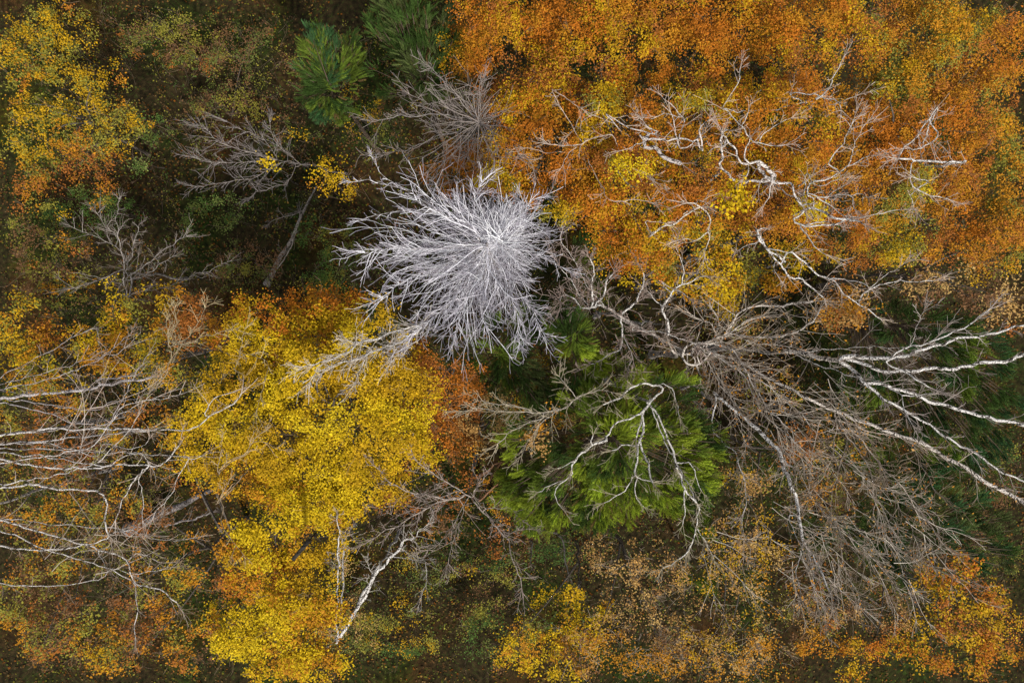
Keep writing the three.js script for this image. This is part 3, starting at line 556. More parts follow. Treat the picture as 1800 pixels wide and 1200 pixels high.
tree({ label: 'white barked bare tree with curving limbs on the left edge', trunk: [335, 730, -70, 785, 11.4, 0.2], ...BW, barkCol: [0.95, 0.93, 0.93], fromTop: true, thin: 0.8,
  spray: [{ x: 130, y: 780, jx: 50, jy: 70, h: 12.2, n: 7, a0: -1.3, a1: 1.0, reach: () => 150, r: 0.016, lv: 2, drop: 2, e0: 0.0, e1: 0.35, tw: { kids: 3, kids2: 4, ang: 0.6, bend: 0.2 } }],
  limbs: [L(4.5, 3.5, 12, 13, [-40, 772, 60, 757, 168, 753, 196, 753, 229, 752, 251, 756]), L(4, 2.5, 12, 13.5, [285, 756, 312, 758, 335, 753, 347, 747, 360, 735, 396, 717, 426, 694]), L(2.5, 1.5, 13, 13.5, [360, 730, 368, 711, 390, 694]),
    L(4.5, 2.5, 12, 13.8, [-40, 800, 60, 818, 168, 822, 196, 818, 251, 819, 279, 815, 301, 801, 315, 786]), L(2.5, 1.2, 13, 13.5, [304, 801, 332, 806, 355, 800]), L(3, 2, 12.3, 13, [196, 818, 201, 811, 224, 803, 249, 799, 257, 807]), L(3.5, 1.5, 12.8, 12, [262, 815, 243, 833, 224, 861, 210, 889, 201, 914]), L(2, 1.2, 12.8, 12, [332, 806, 312, 833, 307, 858, 285, 886, 268, 914]), L(2, 1.2, 12.8, 12, [249, 822, 244, 842, 250, 861, 249, 914]), L(3, 1.5, 12, 13.5, [-30, 850, 80, 838, 168, 812, 190, 790, 220, 760, 240, 735]), L(3, 1, 12, 13.5, [-30, 815, 90, 800, 168, 780, 195, 740, 235, 715, 275, 700]), L(2.5, 1, 12, 13, [-30, 790, 80, 780, 168, 800, 185, 780, 230, 790, 260, 775]), L(2.5, 1, 12, 13.5, [190, 752, 215, 715, 260, 705, 330, 690])],
  tw: { gap: 0.5, len: 1.1, r: 0.01, kids: 4, col: [0.45, 0.38, 0.33], tipCol: [0.28, 0.2, 0.14] } });
tree({ label: 'white limbed bare tree in the lower left corner', trunk: [330, 820, -70, 905, 10.2, 0.2], ...BW, barkCol: [0.93, 0.91, 0.9], fromTop: true, thin: 0.8,
  spray: [{ x: 140, y: 940, jx: 60, jy: 60, h: 10.6, n: 7, a0: -1.2, a1: 0.9, reach: () => 150, r: 0.016, lv: 2, drop: 2, e0: 0.0, e1: 0.35, tw: { kids: 3, kids2: 4, ang: 0.6, bend: 0.2 } }],
  limbs: [L(5, 3.5, 11, 12, [-40, 868, 60, 852, 130, 862, 168, 861, 176, 864, 186, 886, 186, 917, 192, 942]), L(4, 2, 11, 12, [-40, 950, 50, 968, 120, 962, 168, 953, 190, 942, 212, 933, 232, 928, 242, 936]), L(4, 2.5, 10.5, 11.5, [-40, 915, 60, 930, 125, 952, 168, 961, 185, 969, 210, 975, 224, 986, 229, 1008, 235, 1025, 262, 1032, 287, 1040, 310, 1058]), L(2, 1, 11, 12, [229, 1008, 273, 1003, 300, 996]), L(2, 1, 11, 12, [176, 975, 180, 990, 188, 998]), L(2, 1, 11, 12, [224, 986, 240, 972, 260, 980, 275, 985]), L(2, 1, 11, 11.6, [242, 936, 280, 950, 340, 945]), L(3, 1, 10.5, 11.5, [-40, 1010, 80, 1030, 168, 1020, 200, 1000, 229, 1008]), L(3, 2, 10.5, 11, [235, 1025, 238, 1060, 236, 1120])],
  tw: { gap: 0.45, len: 1.1, r: 0.01, kids: 4, col: [0.4, 0.34, 0.28], tipCol: [0.25, 0.18, 0.12] } });
tree({ label: 'thin bare limbs showing through the big yellow crown', trunk: [700, 680, 440, 790, 11.5, 0.12], barkCol: [0.62, 0.5, 0.34],
  limbs: [L(2.5, 1.5, 12.4, 13.2, [382, 830, 396, 817, 432, 794, 446, 778, 460, 764]), L(1.5, 1, 13, 13.3, [446, 778, 470, 780, 500, 790]), L(2, 1, 12.2, 12.8, [382, 833, 387, 800, 390, 772]), L(3, 1.5, 11, 12.4, [380, 885, 399, 853, 404, 844]), L(2, 1, 12, 12.5, [390, 922, 407, 947, 429, 972])], tw: { gap: 0.4, len: 0.7, col: [0.4, 0.3, 0.18] } });
tree({ label: 'slim white birch standing at the bottom edge left of the leaning birch', name: 'birch_tree', trunk: [655, 835, 593, 950, 7, 0.12], ...BW,
  limbs: [L(5, 2.2, 8, 12, [593, 1120, 593, 1050, 593, 1017, 594, 972, 596, 933, 592, 905]), L(2, 1, 9, 10, [593, 1000, 585, 985]), L(2, 1, 9, 10, [594, 972, 604, 950, 612, 935])], tw: { gap: 0.3, len: 0.9, r: 0.01, col: [0.36, 0.3, 0.26] } });
tree({ label: 'leaning white birch with dark scars at the bottom edge', name: 'birch_tree', trunk: [726, 885, 660, 1010, 7, 0.16], ...BW,
  limbs: [L(9, 5.5, 7.5, 10.5, [590, 1130, 640, 1048, 650, 1030, 661, 1008, 681, 986, 700, 967, 708, 954], { gap: 0.5 }), L(2.5, 1, 10.5, 11.5, [708, 954, 725, 944, 742, 928, 748, 922]), L(2.5, 1, 9, 10, [655, 1022, 652, 1005, 648, 995]), L(2, 1, 10, 10.5, [700, 967, 715, 972]), L(1.5, 1, 6, 6.5, [748, 990, 748, 1025, 740, 1050], { free: false })],
  tw: { gap: 0.2, len: 0.9, r: 0.012, col: [0.42, 0.38, 0.34] } });
tree({ label: 'bare brown limbed tree with spreading limbs at the bottom centre', trunk: [856, 800, 825, 872, 8.5, 0.2], barkCol: [0.62, 0.55, 0.5],
  limbs: [L(3.5, 2, 9, 10.5, [828, 875, 850, 897, 867, 922, 886, 944, 894, 946, 897, 972, 906, 1000, 917, 1033]), L(3, 1.5, 9, 10.5, [828, 874, 842, 850, 849, 836]), L(2.5, 1.2, 9.3, 10.5, [850, 896, 878, 892, 897, 894, 911, 911]), L(3, 1.5, 9, 10.6, [819, 869, 789, 850, 761, 831, 739, 817, 722, 794]), L(4, 1.5, 9, 10.8, [806, 878, 761, 872, 722, 867, 700, 856, 683, 850, 672, 833, 656, 819]), L(3, 2, 9.8, 10.2, [722, 867, 740, 877, 756, 888], { bark: 'birch' }), L(4, 1.5, 9, 10.5, [806, 878, 775, 881, 747, 897, 717, 911, 681, 931, 650, 950]), L(2, 1, 9, 10.2, [817, 894, 808, 922, 794, 958, 786, 989]), L(2, 1, 9, 10, [797, 919, 775, 950, 753, 967]), L(2, 1, 9, 10, [886, 944, 905, 935, 930, 930]), L(2, 1, 9, 10, [700, 905, 680, 900, 660, 890])],
  tw: { gap: 0.18, len: 1.0, r: 0.012, rmin: 0.007, kids: 4, col: [0.3, 0.24, 0.21] } });
tree({ name: 'fallen_log', category: 'log', label: 'short brown log lying under the bare tree at bottom centre', trunk: [838, 838, 880, 812, 1.2, 0.2], barkCol: [0.45, 0.25, 0.14], limbs: [L(5, 4, 6.4, 6.8, [842, 880, 860, 864, 875, 850], { gap: 0, wob: 0.01 })] });
tree({ label: 'two thin grey trunks rising from below the main conifer', trunk: [948, 830, 935, 960, 6, 0.1], barkCol: [0.4, 0.38, 0.34], limbs: [L(4, 2, 5, 7, [936, 950, 935, 970, 933, 990]), L(5, 3, 4, 5, [985, 945, 992, 967, 995, 990, 1000, 1008])], tw: { gap: 0.5, len: 0.6, col: [0.25, 0.2, 0.16] } });
tree({ label: 'dark grey bare crown of dense twigs at the top centre', trunk: [880, 330, 838, 212, 9, 0.24], barkCol: [0.5, 0.47, 0.46],
  limbs: [L(4.5, 1.5, 11, 13, [835, 212, 783, 201, 747, 203, 706, 206, 667, 208]), L(3.5, 1, 11, 13, [831, 215, 800, 231, 767, 242, 719, 261, 690, 270]), L(3, 1, 11, 12.5, [862, 225, 867, 228, 871, 256, 864, 300, 858, 320]), L(3, 1, 11, 13, [838, 205, 833, 192, 806, 169, 783, 150, 760, 120]), L(2.5, 1, 11, 12.6, [838, 212, 815, 250, 780, 285, 760, 310]), L(2.5, 1, 11, 12.6, [845, 220, 875, 255, 895, 270, 910, 275]), L(2, 1, 11, 12.6, [840, 225, 825, 270, 800, 310]), L(2, 1, 11, 12.5, [840, 200, 845, 175, 850, 140]), L(2, 1, 11, 12.5, [785, 201, 750, 180, 720, 165])],
  spray: [{ x: 842, y: 215, h: 12, n: 34, reach: (a) => 80 + 40 * Math.max(0, Math.cos(a - 2.4)), r: 0.022, lv: 1, drop: 1, e0: 0.1, e1: 0.8, tw: { kids: 6 } }],
  tw: { gap: 0.2, len: 1.2, r: 0.012, col: [0.27, 0.23, 0.21] } });

// pale crooked trees in the orange canopy
const NEtw = { gap: 0.5, len: 0.8, r: 0.011, kids: 4, col: [0.45, 0.36, 0.3] };
tree({ label: 'forked thin pale limbs over the orange crown, upper middle', trunk: [940, 450, 1030, 260, 12.5, 0.16], barkCol: [0.95, 0.8, 0.7],
  limbs: [L(3, 2, 13.6, 14.2, [1074, 237, 1047, 240, 1022, 254, 994, 256, 969, 254]), L(2, 1, 14, 14.3, [1014, 257, 994, 275, 986, 294]), L(2.5, 1.5, 13.6, 14, [972, 158, 1000, 178, 1017, 186]), L(2, 1, 13.6, 14, [1100, 290, 1131, 300, 1147, 314]), L(2.5, 1.5, 13.6, 14.2, [1069, 349, 1094, 354, 1119, 351, 1147, 358]), L(2, 1, 13.6, 14, [1020, 205, 1010, 225, 1000, 235]), L(2, 1, 13.4, 14, [905, 260, 930, 285, 940, 300])], tw: { ...NEtw, gap: 0.35 } });
tree({ label: 'pale tree with a thick grey limb and twisted forks, upper middle right', trunk: [1010, 450, 1180, 285, 12.5, 0.28], barkCol: [1, 0.94, 0.93], bark: 'birch',
  limbs: [L(3, 2.5, 13.6, 14, [1067, 200, 1092, 219, 1117, 231, 1150, 236]), L(8, 10, 13.8, 13.4, [1130, 255, 1149, 261, 1163, 272, 1185, 282, 1198, 291], { gap: 0.8, col: [0.62, 0.58, 0.58] }), L(5, 3.5, 14, 14.6, [1122, 240, 1135, 244, 1165, 242, 1182, 244, 1203, 246, 1214, 250, 1225, 246, 1233, 240]), L(4.5, 2.5, 14.4, 15, [1236, 264, 1235, 247, 1231, 232, 1238, 217, 1244, 210]), L(3, 2, 14, 15, [1197, 260, 1192, 247, 1189, 231, 1182, 214, 1179, 197]), L(3.5, 1.5, 14, 15, [1204, 211, 1194, 200, 1174, 175, 1163, 169]), L(3, 1.5, 14, 14.6, [1157, 233, 1140, 222, 1132, 212]), L(2, 1, 14, 14.6, [1193, 205, 1170, 203, 1150, 210, 1135, 208]), L(3, 1.5, 13.6, 14.6, [1150, 236, 1136, 217, 1122, 200]), L(3, 2, 14, 14.4, [1200, 262, 1212, 256, 1222, 248]), L(2.5, 1, 14, 14.6, [1132, 248, 1110, 255, 1090, 265])], tw: NEtw });
tree({ label: 'pale tree with a fork of two limbs like an arch, centre right orange canopy', trunk: [1080, 480, 1220, 365, 12, 0.2], barkCol: [1, 0.93, 0.82], bark: 'birch',
  limbs: [L(2.5, 4, 13.6, 14, [1143, 411, 1168, 396, 1190, 390, 1197, 381, 1215, 369, 1233, 362]), L(4, 2, 14, 14.2, [1233, 362, 1224, 357, 1207, 356]), L(4, 2, 14, 13.6, [1243, 369, 1247, 383, 1244, 403, 1249, 419, 1239, 444]), L(3, 1.5, 13.9, 13.6, [1245, 404, 1235, 413, 1224, 422, 1212, 420, 1196, 421]), L(2, 1, 13.4, 13.4, [1132, 390, 1150, 390, 1170, 393]), L(2, 1, 13.6, 14, [1236, 349, 1255, 342, 1270, 340]), L(2, 1, 13.6, 14, [1132, 300, 1150, 315, 1162, 326])], tw: NEtw });
tree({ label: 'large silver tree with crooked limbs across the orange canopy at upper right', trunk: [1160, 500, 1360, 320, 13, 0.36], barkCol: [1, 0.96, 0.95], bark: 'birch',
  limbs: [L(6, 9, 15, 14, [1333, 285, 1343, 290, 1354, 300, 1364, 310, 1360, 322]), L(5, 3.5, 15, 15.6, [1333, 285, 1321, 286, 1308, 289, 1299, 278, 1292, 260, 1278, 246]), L(3.5, 3, 15.6, 15.9, [1278, 246, 1272, 251, 1268, 258]), L(6, 4.5, 14.4, 15.8, [1283, 311, 1274, 299, 1267, 287, 1272, 275, 1268, 258, 1264, 244, 1269, 232]), L(4, 3, 15.8, 16, [1269, 232, 1277, 228, 1286, 229]), L(2.5, 1.5, 15.6, 16, [1278, 246, 1270, 238, 1266, 225]), L(4, 2, 15.2, 15.8, [1321, 286, 1311, 278, 1310, 262, 1317, 253, 1320, 245]), L(3, 2, 15, 15.2, [1314, 291, 1315, 300, 1313, 307]), L(6, 4, 14.4, 14.6, [1360, 322, 1371, 325, 1388, 322, 1394, 330, 1399, 344, 1410, 358]), L(4, 3, 14.6, 14.8, [1410, 358, 1417, 356, 1422, 358]), L(3.5, 2, 14, 13.8, [1354, 325, 1356, 342, 1349, 356]), L(3, 2, 14, 14.2, [1356, 320, 1342, 317, 1334, 330]), L(3, 2, 14.2, 14.4, [1407, 350, 1413, 365, 1418, 378])], tw: NEtw });
tree({ label: 'white barked tree with long fanned limbs, right half of the orange canopy', trunk: [1190, 520, 1410, 370, 13, 0.3], bark: 'birch',
  limbs: [L(4, 5, 14.2, 15, [1418, 365, 1430, 367, 1443, 371, 1465, 380, 1488, 383]), L(5, 3, 15, 15.4, [1488, 383, 1502, 387, 1515, 393]), L(4, 4, 14, 14.8, [1393, 389, 1407, 394, 1432, 397, 1460, 394, 1485, 384]), L(3, 2, 14, 14.6, [1409, 395, 1440, 391, 1470, 392]), L(3, 1.2, 14.4, 15.4, [1435, 343, 1454, 358, 1476, 374, 1499, 379, 1526, 379, 1554, 372, 1582, 367]), L(3, 1.5, 14.4, 15.4, [1418, 340, 1446, 343, 1474, 342, 1496, 346, 1499, 361, 1506, 369]), L(2.5, 1, 15, 15.4, [1496, 346, 1510, 338, 1520, 346]), L(4, 2, 14.4, 16, [1426, 321, 1443, 319, 1465, 308, 1490, 293, 1512, 282, 1535, 272]), L(2.5, 1.2, 15.2, 16, [1490, 292, 1499, 272, 1506, 244, 1515, 228]), L(3, 1.5, 15, 16, [1454, 286, 1471, 267, 1485, 253, 1490, 236, 1501, 219, 1510, 207]), L(2, 1, 16, 16.3, [1493, 232, 1498, 218, 1503, 208]), L(3.5, 1.5, 14, 14.5, [1407, 400, 1426, 419, 1440, 436, 1454, 449]), L(3, 1.5, 14, 14.4, [1420, 303, 1422, 316, 1440, 325, 1470, 318]), L(2.5, 1, 14.4, 15, [1450, 350, 1465, 335, 1490, 325]), L(2.5, 1.5, 13.8, 14, [1400, 328, 1415, 318, 1428, 308])],
  tw: { ...NEtw, gap: 0.32 } });
tree({ label: 'pale crooked limb dropping from the orange canopy to the right birch', trunk: [1210, 530, 1380, 460, 11, 0.2], bark: 'birch',
  limbs: [L(5, 3.5, 13.2, 12.6, [1331, 405, 1335, 419, 1346, 431, 1356, 449, 1368, 464, 1383, 482]), L(4.5, 3, 12.6, 11.8, [1388, 488, 1407, 489, 1426, 506, 1449, 522]), L(3, 1.5, 13.2, 13.6, [1351, 435, 1374, 440, 1396, 444]), L(4, 2, 13, 11.5, [1390, 440, 1401, 450, 1426, 472, 1446, 486, 1465, 494, 1482, 514, 1504, 528, 1526, 544, 1549, 561]), L(2.5, 1.2, 12.5, 12.8, [1465, 492, 1493, 493, 1515, 500, 1530, 506]), L(3.5, 1.5, 11.8, 12.8, [1520, 513, 1543, 503, 1571, 496, 1604, 493, 1640, 492]), L(2, 1, 12.2, 13, [1524, 509, 1550, 492, 1590, 465]), L(2.5, 1.5, 13.6, 13.6, [1331, 405, 1343, 401, 1354, 404], { wob: 0.01, free: true, gap: 0 }), L(2.5, 1, 13.2, 13.6, [1345, 418, 1320, 430, 1300, 440]), L(2, 1, 12.6, 12.6, [1362, 460, 1358, 472, 1364, 484])],
  tw: { ...NEtw, gap: 0.4 } });
tree({ label: 'pale limbs at the top edge of the orange canopy', trunk: [1210, 430, 1430, 180, 12, 0.18], bark: 'birch',
  limbs: [L(3.5, 2, 14.2, 15, [1395, 162, 1432, 165, 1452, 170, 1472, 180, 1478, 195]), L(3.5, 2, 14.4, 15.4, [1432, 175, 1447, 168, 1455, 156, 1465, 140, 1480, 110]), L(3, 1.5, 14, 15, [1271, 189, 1285, 164, 1293, 150, 1300, 120]), L(3, 1.5, 14, 14.6, [1307, 219, 1312, 205, 1317, 190]), L(3, 1.5, 13.8, 14.2, [1326, 247, 1350, 252, 1382, 256]), L(2.5, 1, 13.8, 14.4, [1335, 240, 1360, 222, 1390, 208]), L(2.5, 1, 14, 14.5, [1470, 180, 1490, 172, 1510, 165])], tw: { ...NEtw, gap: 0.3 } });
tree({ label: 'bare white limbs and grey twigs on the right edge of the orange canopy', trunk: [1370, 460, 1620, 290, 11.5, 0.2], bark: 'birch',
  limbs: [L(5.5, 4, 13.8, 13.6, [1700, 282, 1632, 283, 1601, 282, 1574, 280]), L(4, 2, 14, 14.6, [1650, 190, 1629, 217, 1615, 236, 1593, 257, 1585, 269]), L(3, 1.5, 13.6, 13.2, [1601, 292, 1600, 308, 1607, 328, 1629, 339, 1670, 350]), L(3, 1.5, 13.8, 14, [1632, 316, 1610, 316, 1602, 312]), L(3, 1.5, 14, 14.4, [1650, 235, 1620, 258, 1590, 262]), L(2, 1, 13.4, 13, [1606, 330, 1603, 350, 1606, 362])], tw: { ...NEtw, gap: 0.2, len: 1.0 } });

// birch between the silver tree and the right birch
tree({ name: 'birch_tree', label: 'birch with upright white forks over dark green, right of the silver tree', trunk: [1000, 590, 1075, 548, 8, 0.18], ...BW,
  limbs: [L(7, 6, 9, 9.6, [1200, 616, 1180, 605, 1150, 589, 1133, 583, 1094, 556, 1056, 536], { col: [0.62, 0.58, 0.55], gap: 0.18, len: 1.2 }), L(5, 2.5, 9.6, 11, [1056, 536, 1042, 542, 1042, 506, 1042, 475, 1036, 455]), L(4.5, 3, 9.8, 10.8, [1047, 533, 1061, 517, 1069, 492, 1074, 480]), L(4, 2, 9.6, 10.6, [1042, 542, 1025, 539, 1011, 528, 992, 522, 985, 530]), L(3, 1.5, 9.6, 10.4, [1038, 545, 1025, 540, 1000, 542, 985, 548]), L(5, 2.5, 9.4, 11, [1092, 552, 1108, 536, 1125, 517, 1131, 492, 1130, 470]), L(4, 1.5, 9.4, 10, [1092, 556, 1094, 586, 1089, 614, 1067, 625, 1040, 640]), L(2.5, 1.2, 9.2, 10, [1110, 580, 1140, 583, 1170, 585, 1201, 597, 1224, 608]), L(2.5, 1, 9.6, 11, [1030, 535, 1000, 490, 980, 460]), L(2.5, 1, 9.6, 11, [1060, 540, 1030, 500, 1005, 455, 985, 420, 990, 390]), L(2, 1, 9.4, 10.4, [1092, 580, 1110, 620, 1105, 650])],
  tw: { gap: 0.16, len: 1.2, lv: 1, r: 0.012, rmin: 0.007, kids: 6, col: [0.3, 0.23, 0.2] } });
tree({ name: 'birch_tree', label: 'white forked stub over the mustard tree, above the birch hub', trunk: [1060, 590, 1173, 570, 8, 0.14], ...BW,
  limbs: [L(6, 4, 9.6, 11, [1174, 584, 1171, 556, 1165, 539, 1174, 525, 1190, 506, 1199, 500]), L(3, 2, 11, 11.6, [1199, 500, 1215, 493, 1243, 483]), L(3, 1.2, 11, 12, [1199, 500, 1200, 478, 1195, 450, 1192, 430]), L(2.5, 1.2, 10.6, 11.2, [1157, 491, 1185, 508, 1214, 522]), L(2.5, 1, 10, 11, [1165, 539, 1150, 525, 1140, 510])], tw: { gap: 0.22, len: 1.1, r: 0.011, col: [0.32, 0.26, 0.22] } });

// the right birch: stems spreading from a dark hollow hub
tree({ name: 'birch_tree', label: 'big birch with many stems spreading from a hollow hub on the right', trunk: [1030, 606, 1218, 618, 9, 0.34], bark: 'birch', barkCol: [0.9, 0.85, 0.8],
  limbs: [L(6, 5, 9, 9.6, [1216, 622, 1199, 625, 1182, 616], { gap: 0.4 }), L(5, 4, 9.6, 9.9, [1199, 625, 1207, 638, 1224, 642, 1238, 634, 1250, 618], { gap: 0, wob: 0.012 }), L(5, 4, 9.6, 9.9, [1199, 625, 1206, 610, 1224, 603, 1245, 604, 1268, 600], { gap: 0, wob: 0.012 }), L(3, 2.5, 9.8, 10, [1228, 642, 1226, 625, 1238, 606], { gap: 0, wob: 0.012 }), L(5, 4, 9, 9.6, [1216, 618, 1224, 608, 1240, 610, 1255, 604, 1270, 604]), L(5, 2, 9.2, 11, [1222, 612, 1229, 606, 1265, 592, 1288, 583, 1310, 564, 1326, 560]), L(4, 5, 9.4, 11.4, [1270, 597, 1290, 565, 1304, 544, 1338, 540, 1371, 535, 1407, 531, 1430, 530]), L(4, 4, 9.4, 11.4, [1290, 588, 1340, 592, 1374, 589, 1404, 583, 1424, 569, 1435, 553, 1440, 545]),
    L(3, 1.2, 9.2, 10.5, [1243, 617, 1254, 639, 1271, 672, 1288, 700, 1295, 715]), L(4, 2, 9.5, 12, [1266, 604, 1276, 606, 1299, 631, 1313, 656, 1324, 678, 1343, 706, 1360, 728, 1376, 747, 1400, 775]),
    L(5, 9, 9.2, 13, [1230, 615, 1257, 622, 1315, 642, 1343, 658, 1371, 675, 1396, 689, 1432, 708, 1465, 722, 1507, 739, 1549, 752, 1582, 765, 1615, 778, 1650, 796, 1720, 838, 1790, 878, 1860, 910], { bark: 'birch', gap: 0.2 }),
    L(3, 2, 9.2, 9, [1207, 628, 1207, 650, 1208, 692, 1213, 702]), L(4, 3, 9.2, 9, [1220, 625, 1224, 640, 1231, 672]), L(2.5, 1, 9.2, 10, [1235, 610, 1256, 590, 1251, 570, 1230, 560, 1215, 550]), L(3, 2, 9.4, 10, [1254, 590, 1262, 565, 1252, 543]), L(3, 1.5, 9.4, 11, [1290, 588, 1320, 600, 1360, 605, 1400, 612]),
    L(3, 1, 9.5, 12, [1240, 617, 1300, 650, 1340, 720, 1390, 770, 1420, 790]), L(3, 1, 9.4, 12, [1250, 620, 1330, 665, 1400, 720, 1440, 760, 1479, 750]), L(2.5, 1, 9.4, 11, [1236, 616, 1260, 660, 1300, 740, 1310, 790])],
  tw: { gap: 0.17, len: 1.5, lv: 1, r: 0.012, rmin: 0.006, kids: 5, up: 0.03, col: [0.5, 0.43, 0.36], tipCol: [0.3, 0.235, 0.175] }, leaves: { prob: 0.35, n: 1, pal: [tan, amber, copper, brown], size: 0.09 } });
tree({ name: 'birch_tree', label: 'white birch stem leaning down from the conifer edge to the lower right', trunk: [1060, 680, 1270, 700, 9, 0.24], ...BW,
  limbs: [L(5, 9, 10, 11.5, [1254, 692, 1265, 703, 1288, 719, 1310, 736, 1326, 750, 1343, 767, 1363, 786], { gap: 0.3 }), L(9, 6, 11.5, 13.5, [1363, 786, 1374, 806, 1379, 828, 1393, 856, 1399, 875, 1401, 900, 1410, 922, 1413, 950], { gap: 0.25 }), L(4, 2.5, 12, 12.4, [1374, 806, 1382, 814, 1393, 822]), L(4, 3, 10, 10.4, [1254, 694, 1256, 720, 1254, 747, 1252, 762]), L(3.5, 1.5, 10.4, 11, [1252, 762, 1274, 778, 1293, 792, 1299, 811]), L(5.5, 2.5, 13.4, 14.4, [1413, 950, 1420, 965, 1438, 989, 1451, 1017, 1465, 1047]), L(2.5, 1, 13, 14, [1388, 905, 1399, 939, 1410, 958]), L(2, 1, 13.5, 14.4, [1413, 950, 1405, 985, 1400, 1010, 1408, 1040]), L(2, 1, 13.5, 14.4, [1415, 955, 1430, 1000, 1432, 1040, 1440, 1075]), L(2, 1, 12, 13, [1299, 811, 1310, 860, 1305, 935])],
  tw: { gap: 0.18, len: 1.2, r: 0.012, rmin: 0.007, kids: 5, col: [0.31, 0.25, 0.2] }, leaves: { prob: 0.12, n: 1, pal: [tan, straw, amber], size: 0.09 } });
tree({ name: 'birch_tree', label: 'thick white birch forking into several limbs on the right edge', trunk: [1130, 612, 1390, 619, 10.6, 0.3], ...BW,
  limbs: [L(9, 10, 11, 13.5, [1380, 617, 1399, 619, 1432, 628, 1465, 631, 1478, 632], { gap: 0.5, col: [0.85, 0.8, 0.74] }), L(10, 7, 13.5, 15, [1478, 632, 1490, 626, 1521, 628, 1549, 632, 1576, 628, 1601, 625], { gap: 0.4 }), L(7, 3, 15, 16, [1601, 625, 1618, 618, 1632, 613, 1690, 596, 1770, 580, 1850, 560], { gap: 0.3 }), L(4, 3, 15, 15.6, [1568, 627, 1588, 614, 1615, 608, 1629, 603, 1690, 575, 1740, 545]), L(7, 7, 13.6, 15, [1484, 633, 1510, 636, 1535, 647, 1557, 654, 1599, 650, 1632, 646, 1710, 643, 1790, 628, 1860, 620], { gap: 0.4 }), L(4, 3, 14.8, 15.4, [1557, 634, 1582, 645, 1599, 653, 1615, 667, 1640, 682]), L(8, 6, 13.4, 14.2, [1482, 637, 1504, 656, 1521, 672, 1538, 686, 1551, 703], { gap: 0.4 }), L(5, 3, 14.2, 15, [1551, 703, 1588, 719, 1626, 744, 1690, 782, 1770, 830, 1850, 865]), L(7, 6, 13.9, 15, [1524, 674, 1563, 679, 1590, 689, 1632, 703, 1710, 728, 1790, 745, 1860, 768], { gap: 0.4 }), L(3, 2, 14.8, 15.4, [1579, 688, 1588, 717, 1604, 745]), L(2, 1, 13.8, 15, [1600, 605, 1610, 580, 1625, 550]), L(3, 1.5, 14.8, 15.2, [1612, 693, 1640, 690])],
  tw: { gap: 0.28, len: 0.9, r: 0.012, col: [0.33, 0.28, 0.25] } });
tree({ name: 'bare_tree', label: 'brown twiggy tree with long arching limbs in the lower right', trunk: [1260, 690, 1480, 740, 9, 0.2], barkCol: [0.8, 0.7, 0.6],
  limbs: [L(3.5, 1.5, 10, 13, [1470, 735, 1479, 750, 1501, 783, 1521, 814, 1532, 836, 1538, 872, 1539, 906, 1560, 942, 1590, 975]), L(4, 1.5, 10, 13.4, [1470, 722, 1493, 750, 1521, 783, 1540, 808, 1554, 825, 1576, 844, 1604, 878, 1629, 914, 1660, 960]), L(3, 1.2, 11, 13, [1548, 818, 1560, 850, 1580, 890, 1600, 925, 1620, 960]), L(3.5, 1.5, 10, 12, [1601, 778, 1610, 800, 1629, 833, 1650, 870]), L(3, 1.5, 9, 12, [1425, 868, 1438, 883, 1454, 908, 1465, 933, 1474, 942]), L(3.5, 1.2, 10, 13, [1438, 883, 1451, 906, 1479, 942, 1504, 964, 1538, 981, 1560, 1008, 1590, 1050]), L(2.5, 1, 11, 13, [1474, 942, 1480, 980, 1500, 1030, 1505, 1060]), L(2.5, 1, 11, 13, [1479, 942, 1520, 990, 1560, 1040]), L(2.5, 1, 9.6, 12, [1470, 740, 1465, 800, 1445, 840, 1420, 870]), L(2.5, 1, 10, 12, [1490, 760, 1480, 810, 1465, 860, 1460, 890])],
  tw: { gap: 0.18, len: 1.3, lv: 1, r: 0.011, rmin: 0.006, kids: 5, up: 0.03, col: [0.32, 0.26, 0.2], tipCol: [0.22, 0.16, 0.11] }, leaves: { prob: 0.3, n: 1, pal: [tan, amber, straw, copper], size: 0.085 },
  spray: [[1440, 860], [1480, 920], [1530, 900], [1430, 950], [1400, 760], [1470, 790], [1520, 840], [1360, 700], [1420, 660], [1560, 960], [1480, 990], [1600, 900], [1620, 960], [1570, 1010], [1340, 920], [1250, 960], [1390, 1000]].map(([x, y]) => ({ x, y, jx: 35, jy: 35, h: 10.5, n: 4, a0: 0.1, a1: 1.5, reach: () => 105, r: 0.013, lv: 2, drop: 3, e0: 0.0, e1: 0.6, tw: { kids: 3, kids2: 6, ang: 0.55, bend: 0.24, col: [0.52, 0.46, 0.39], tipCol: [0.33, 0.27, 0.21] } })) });

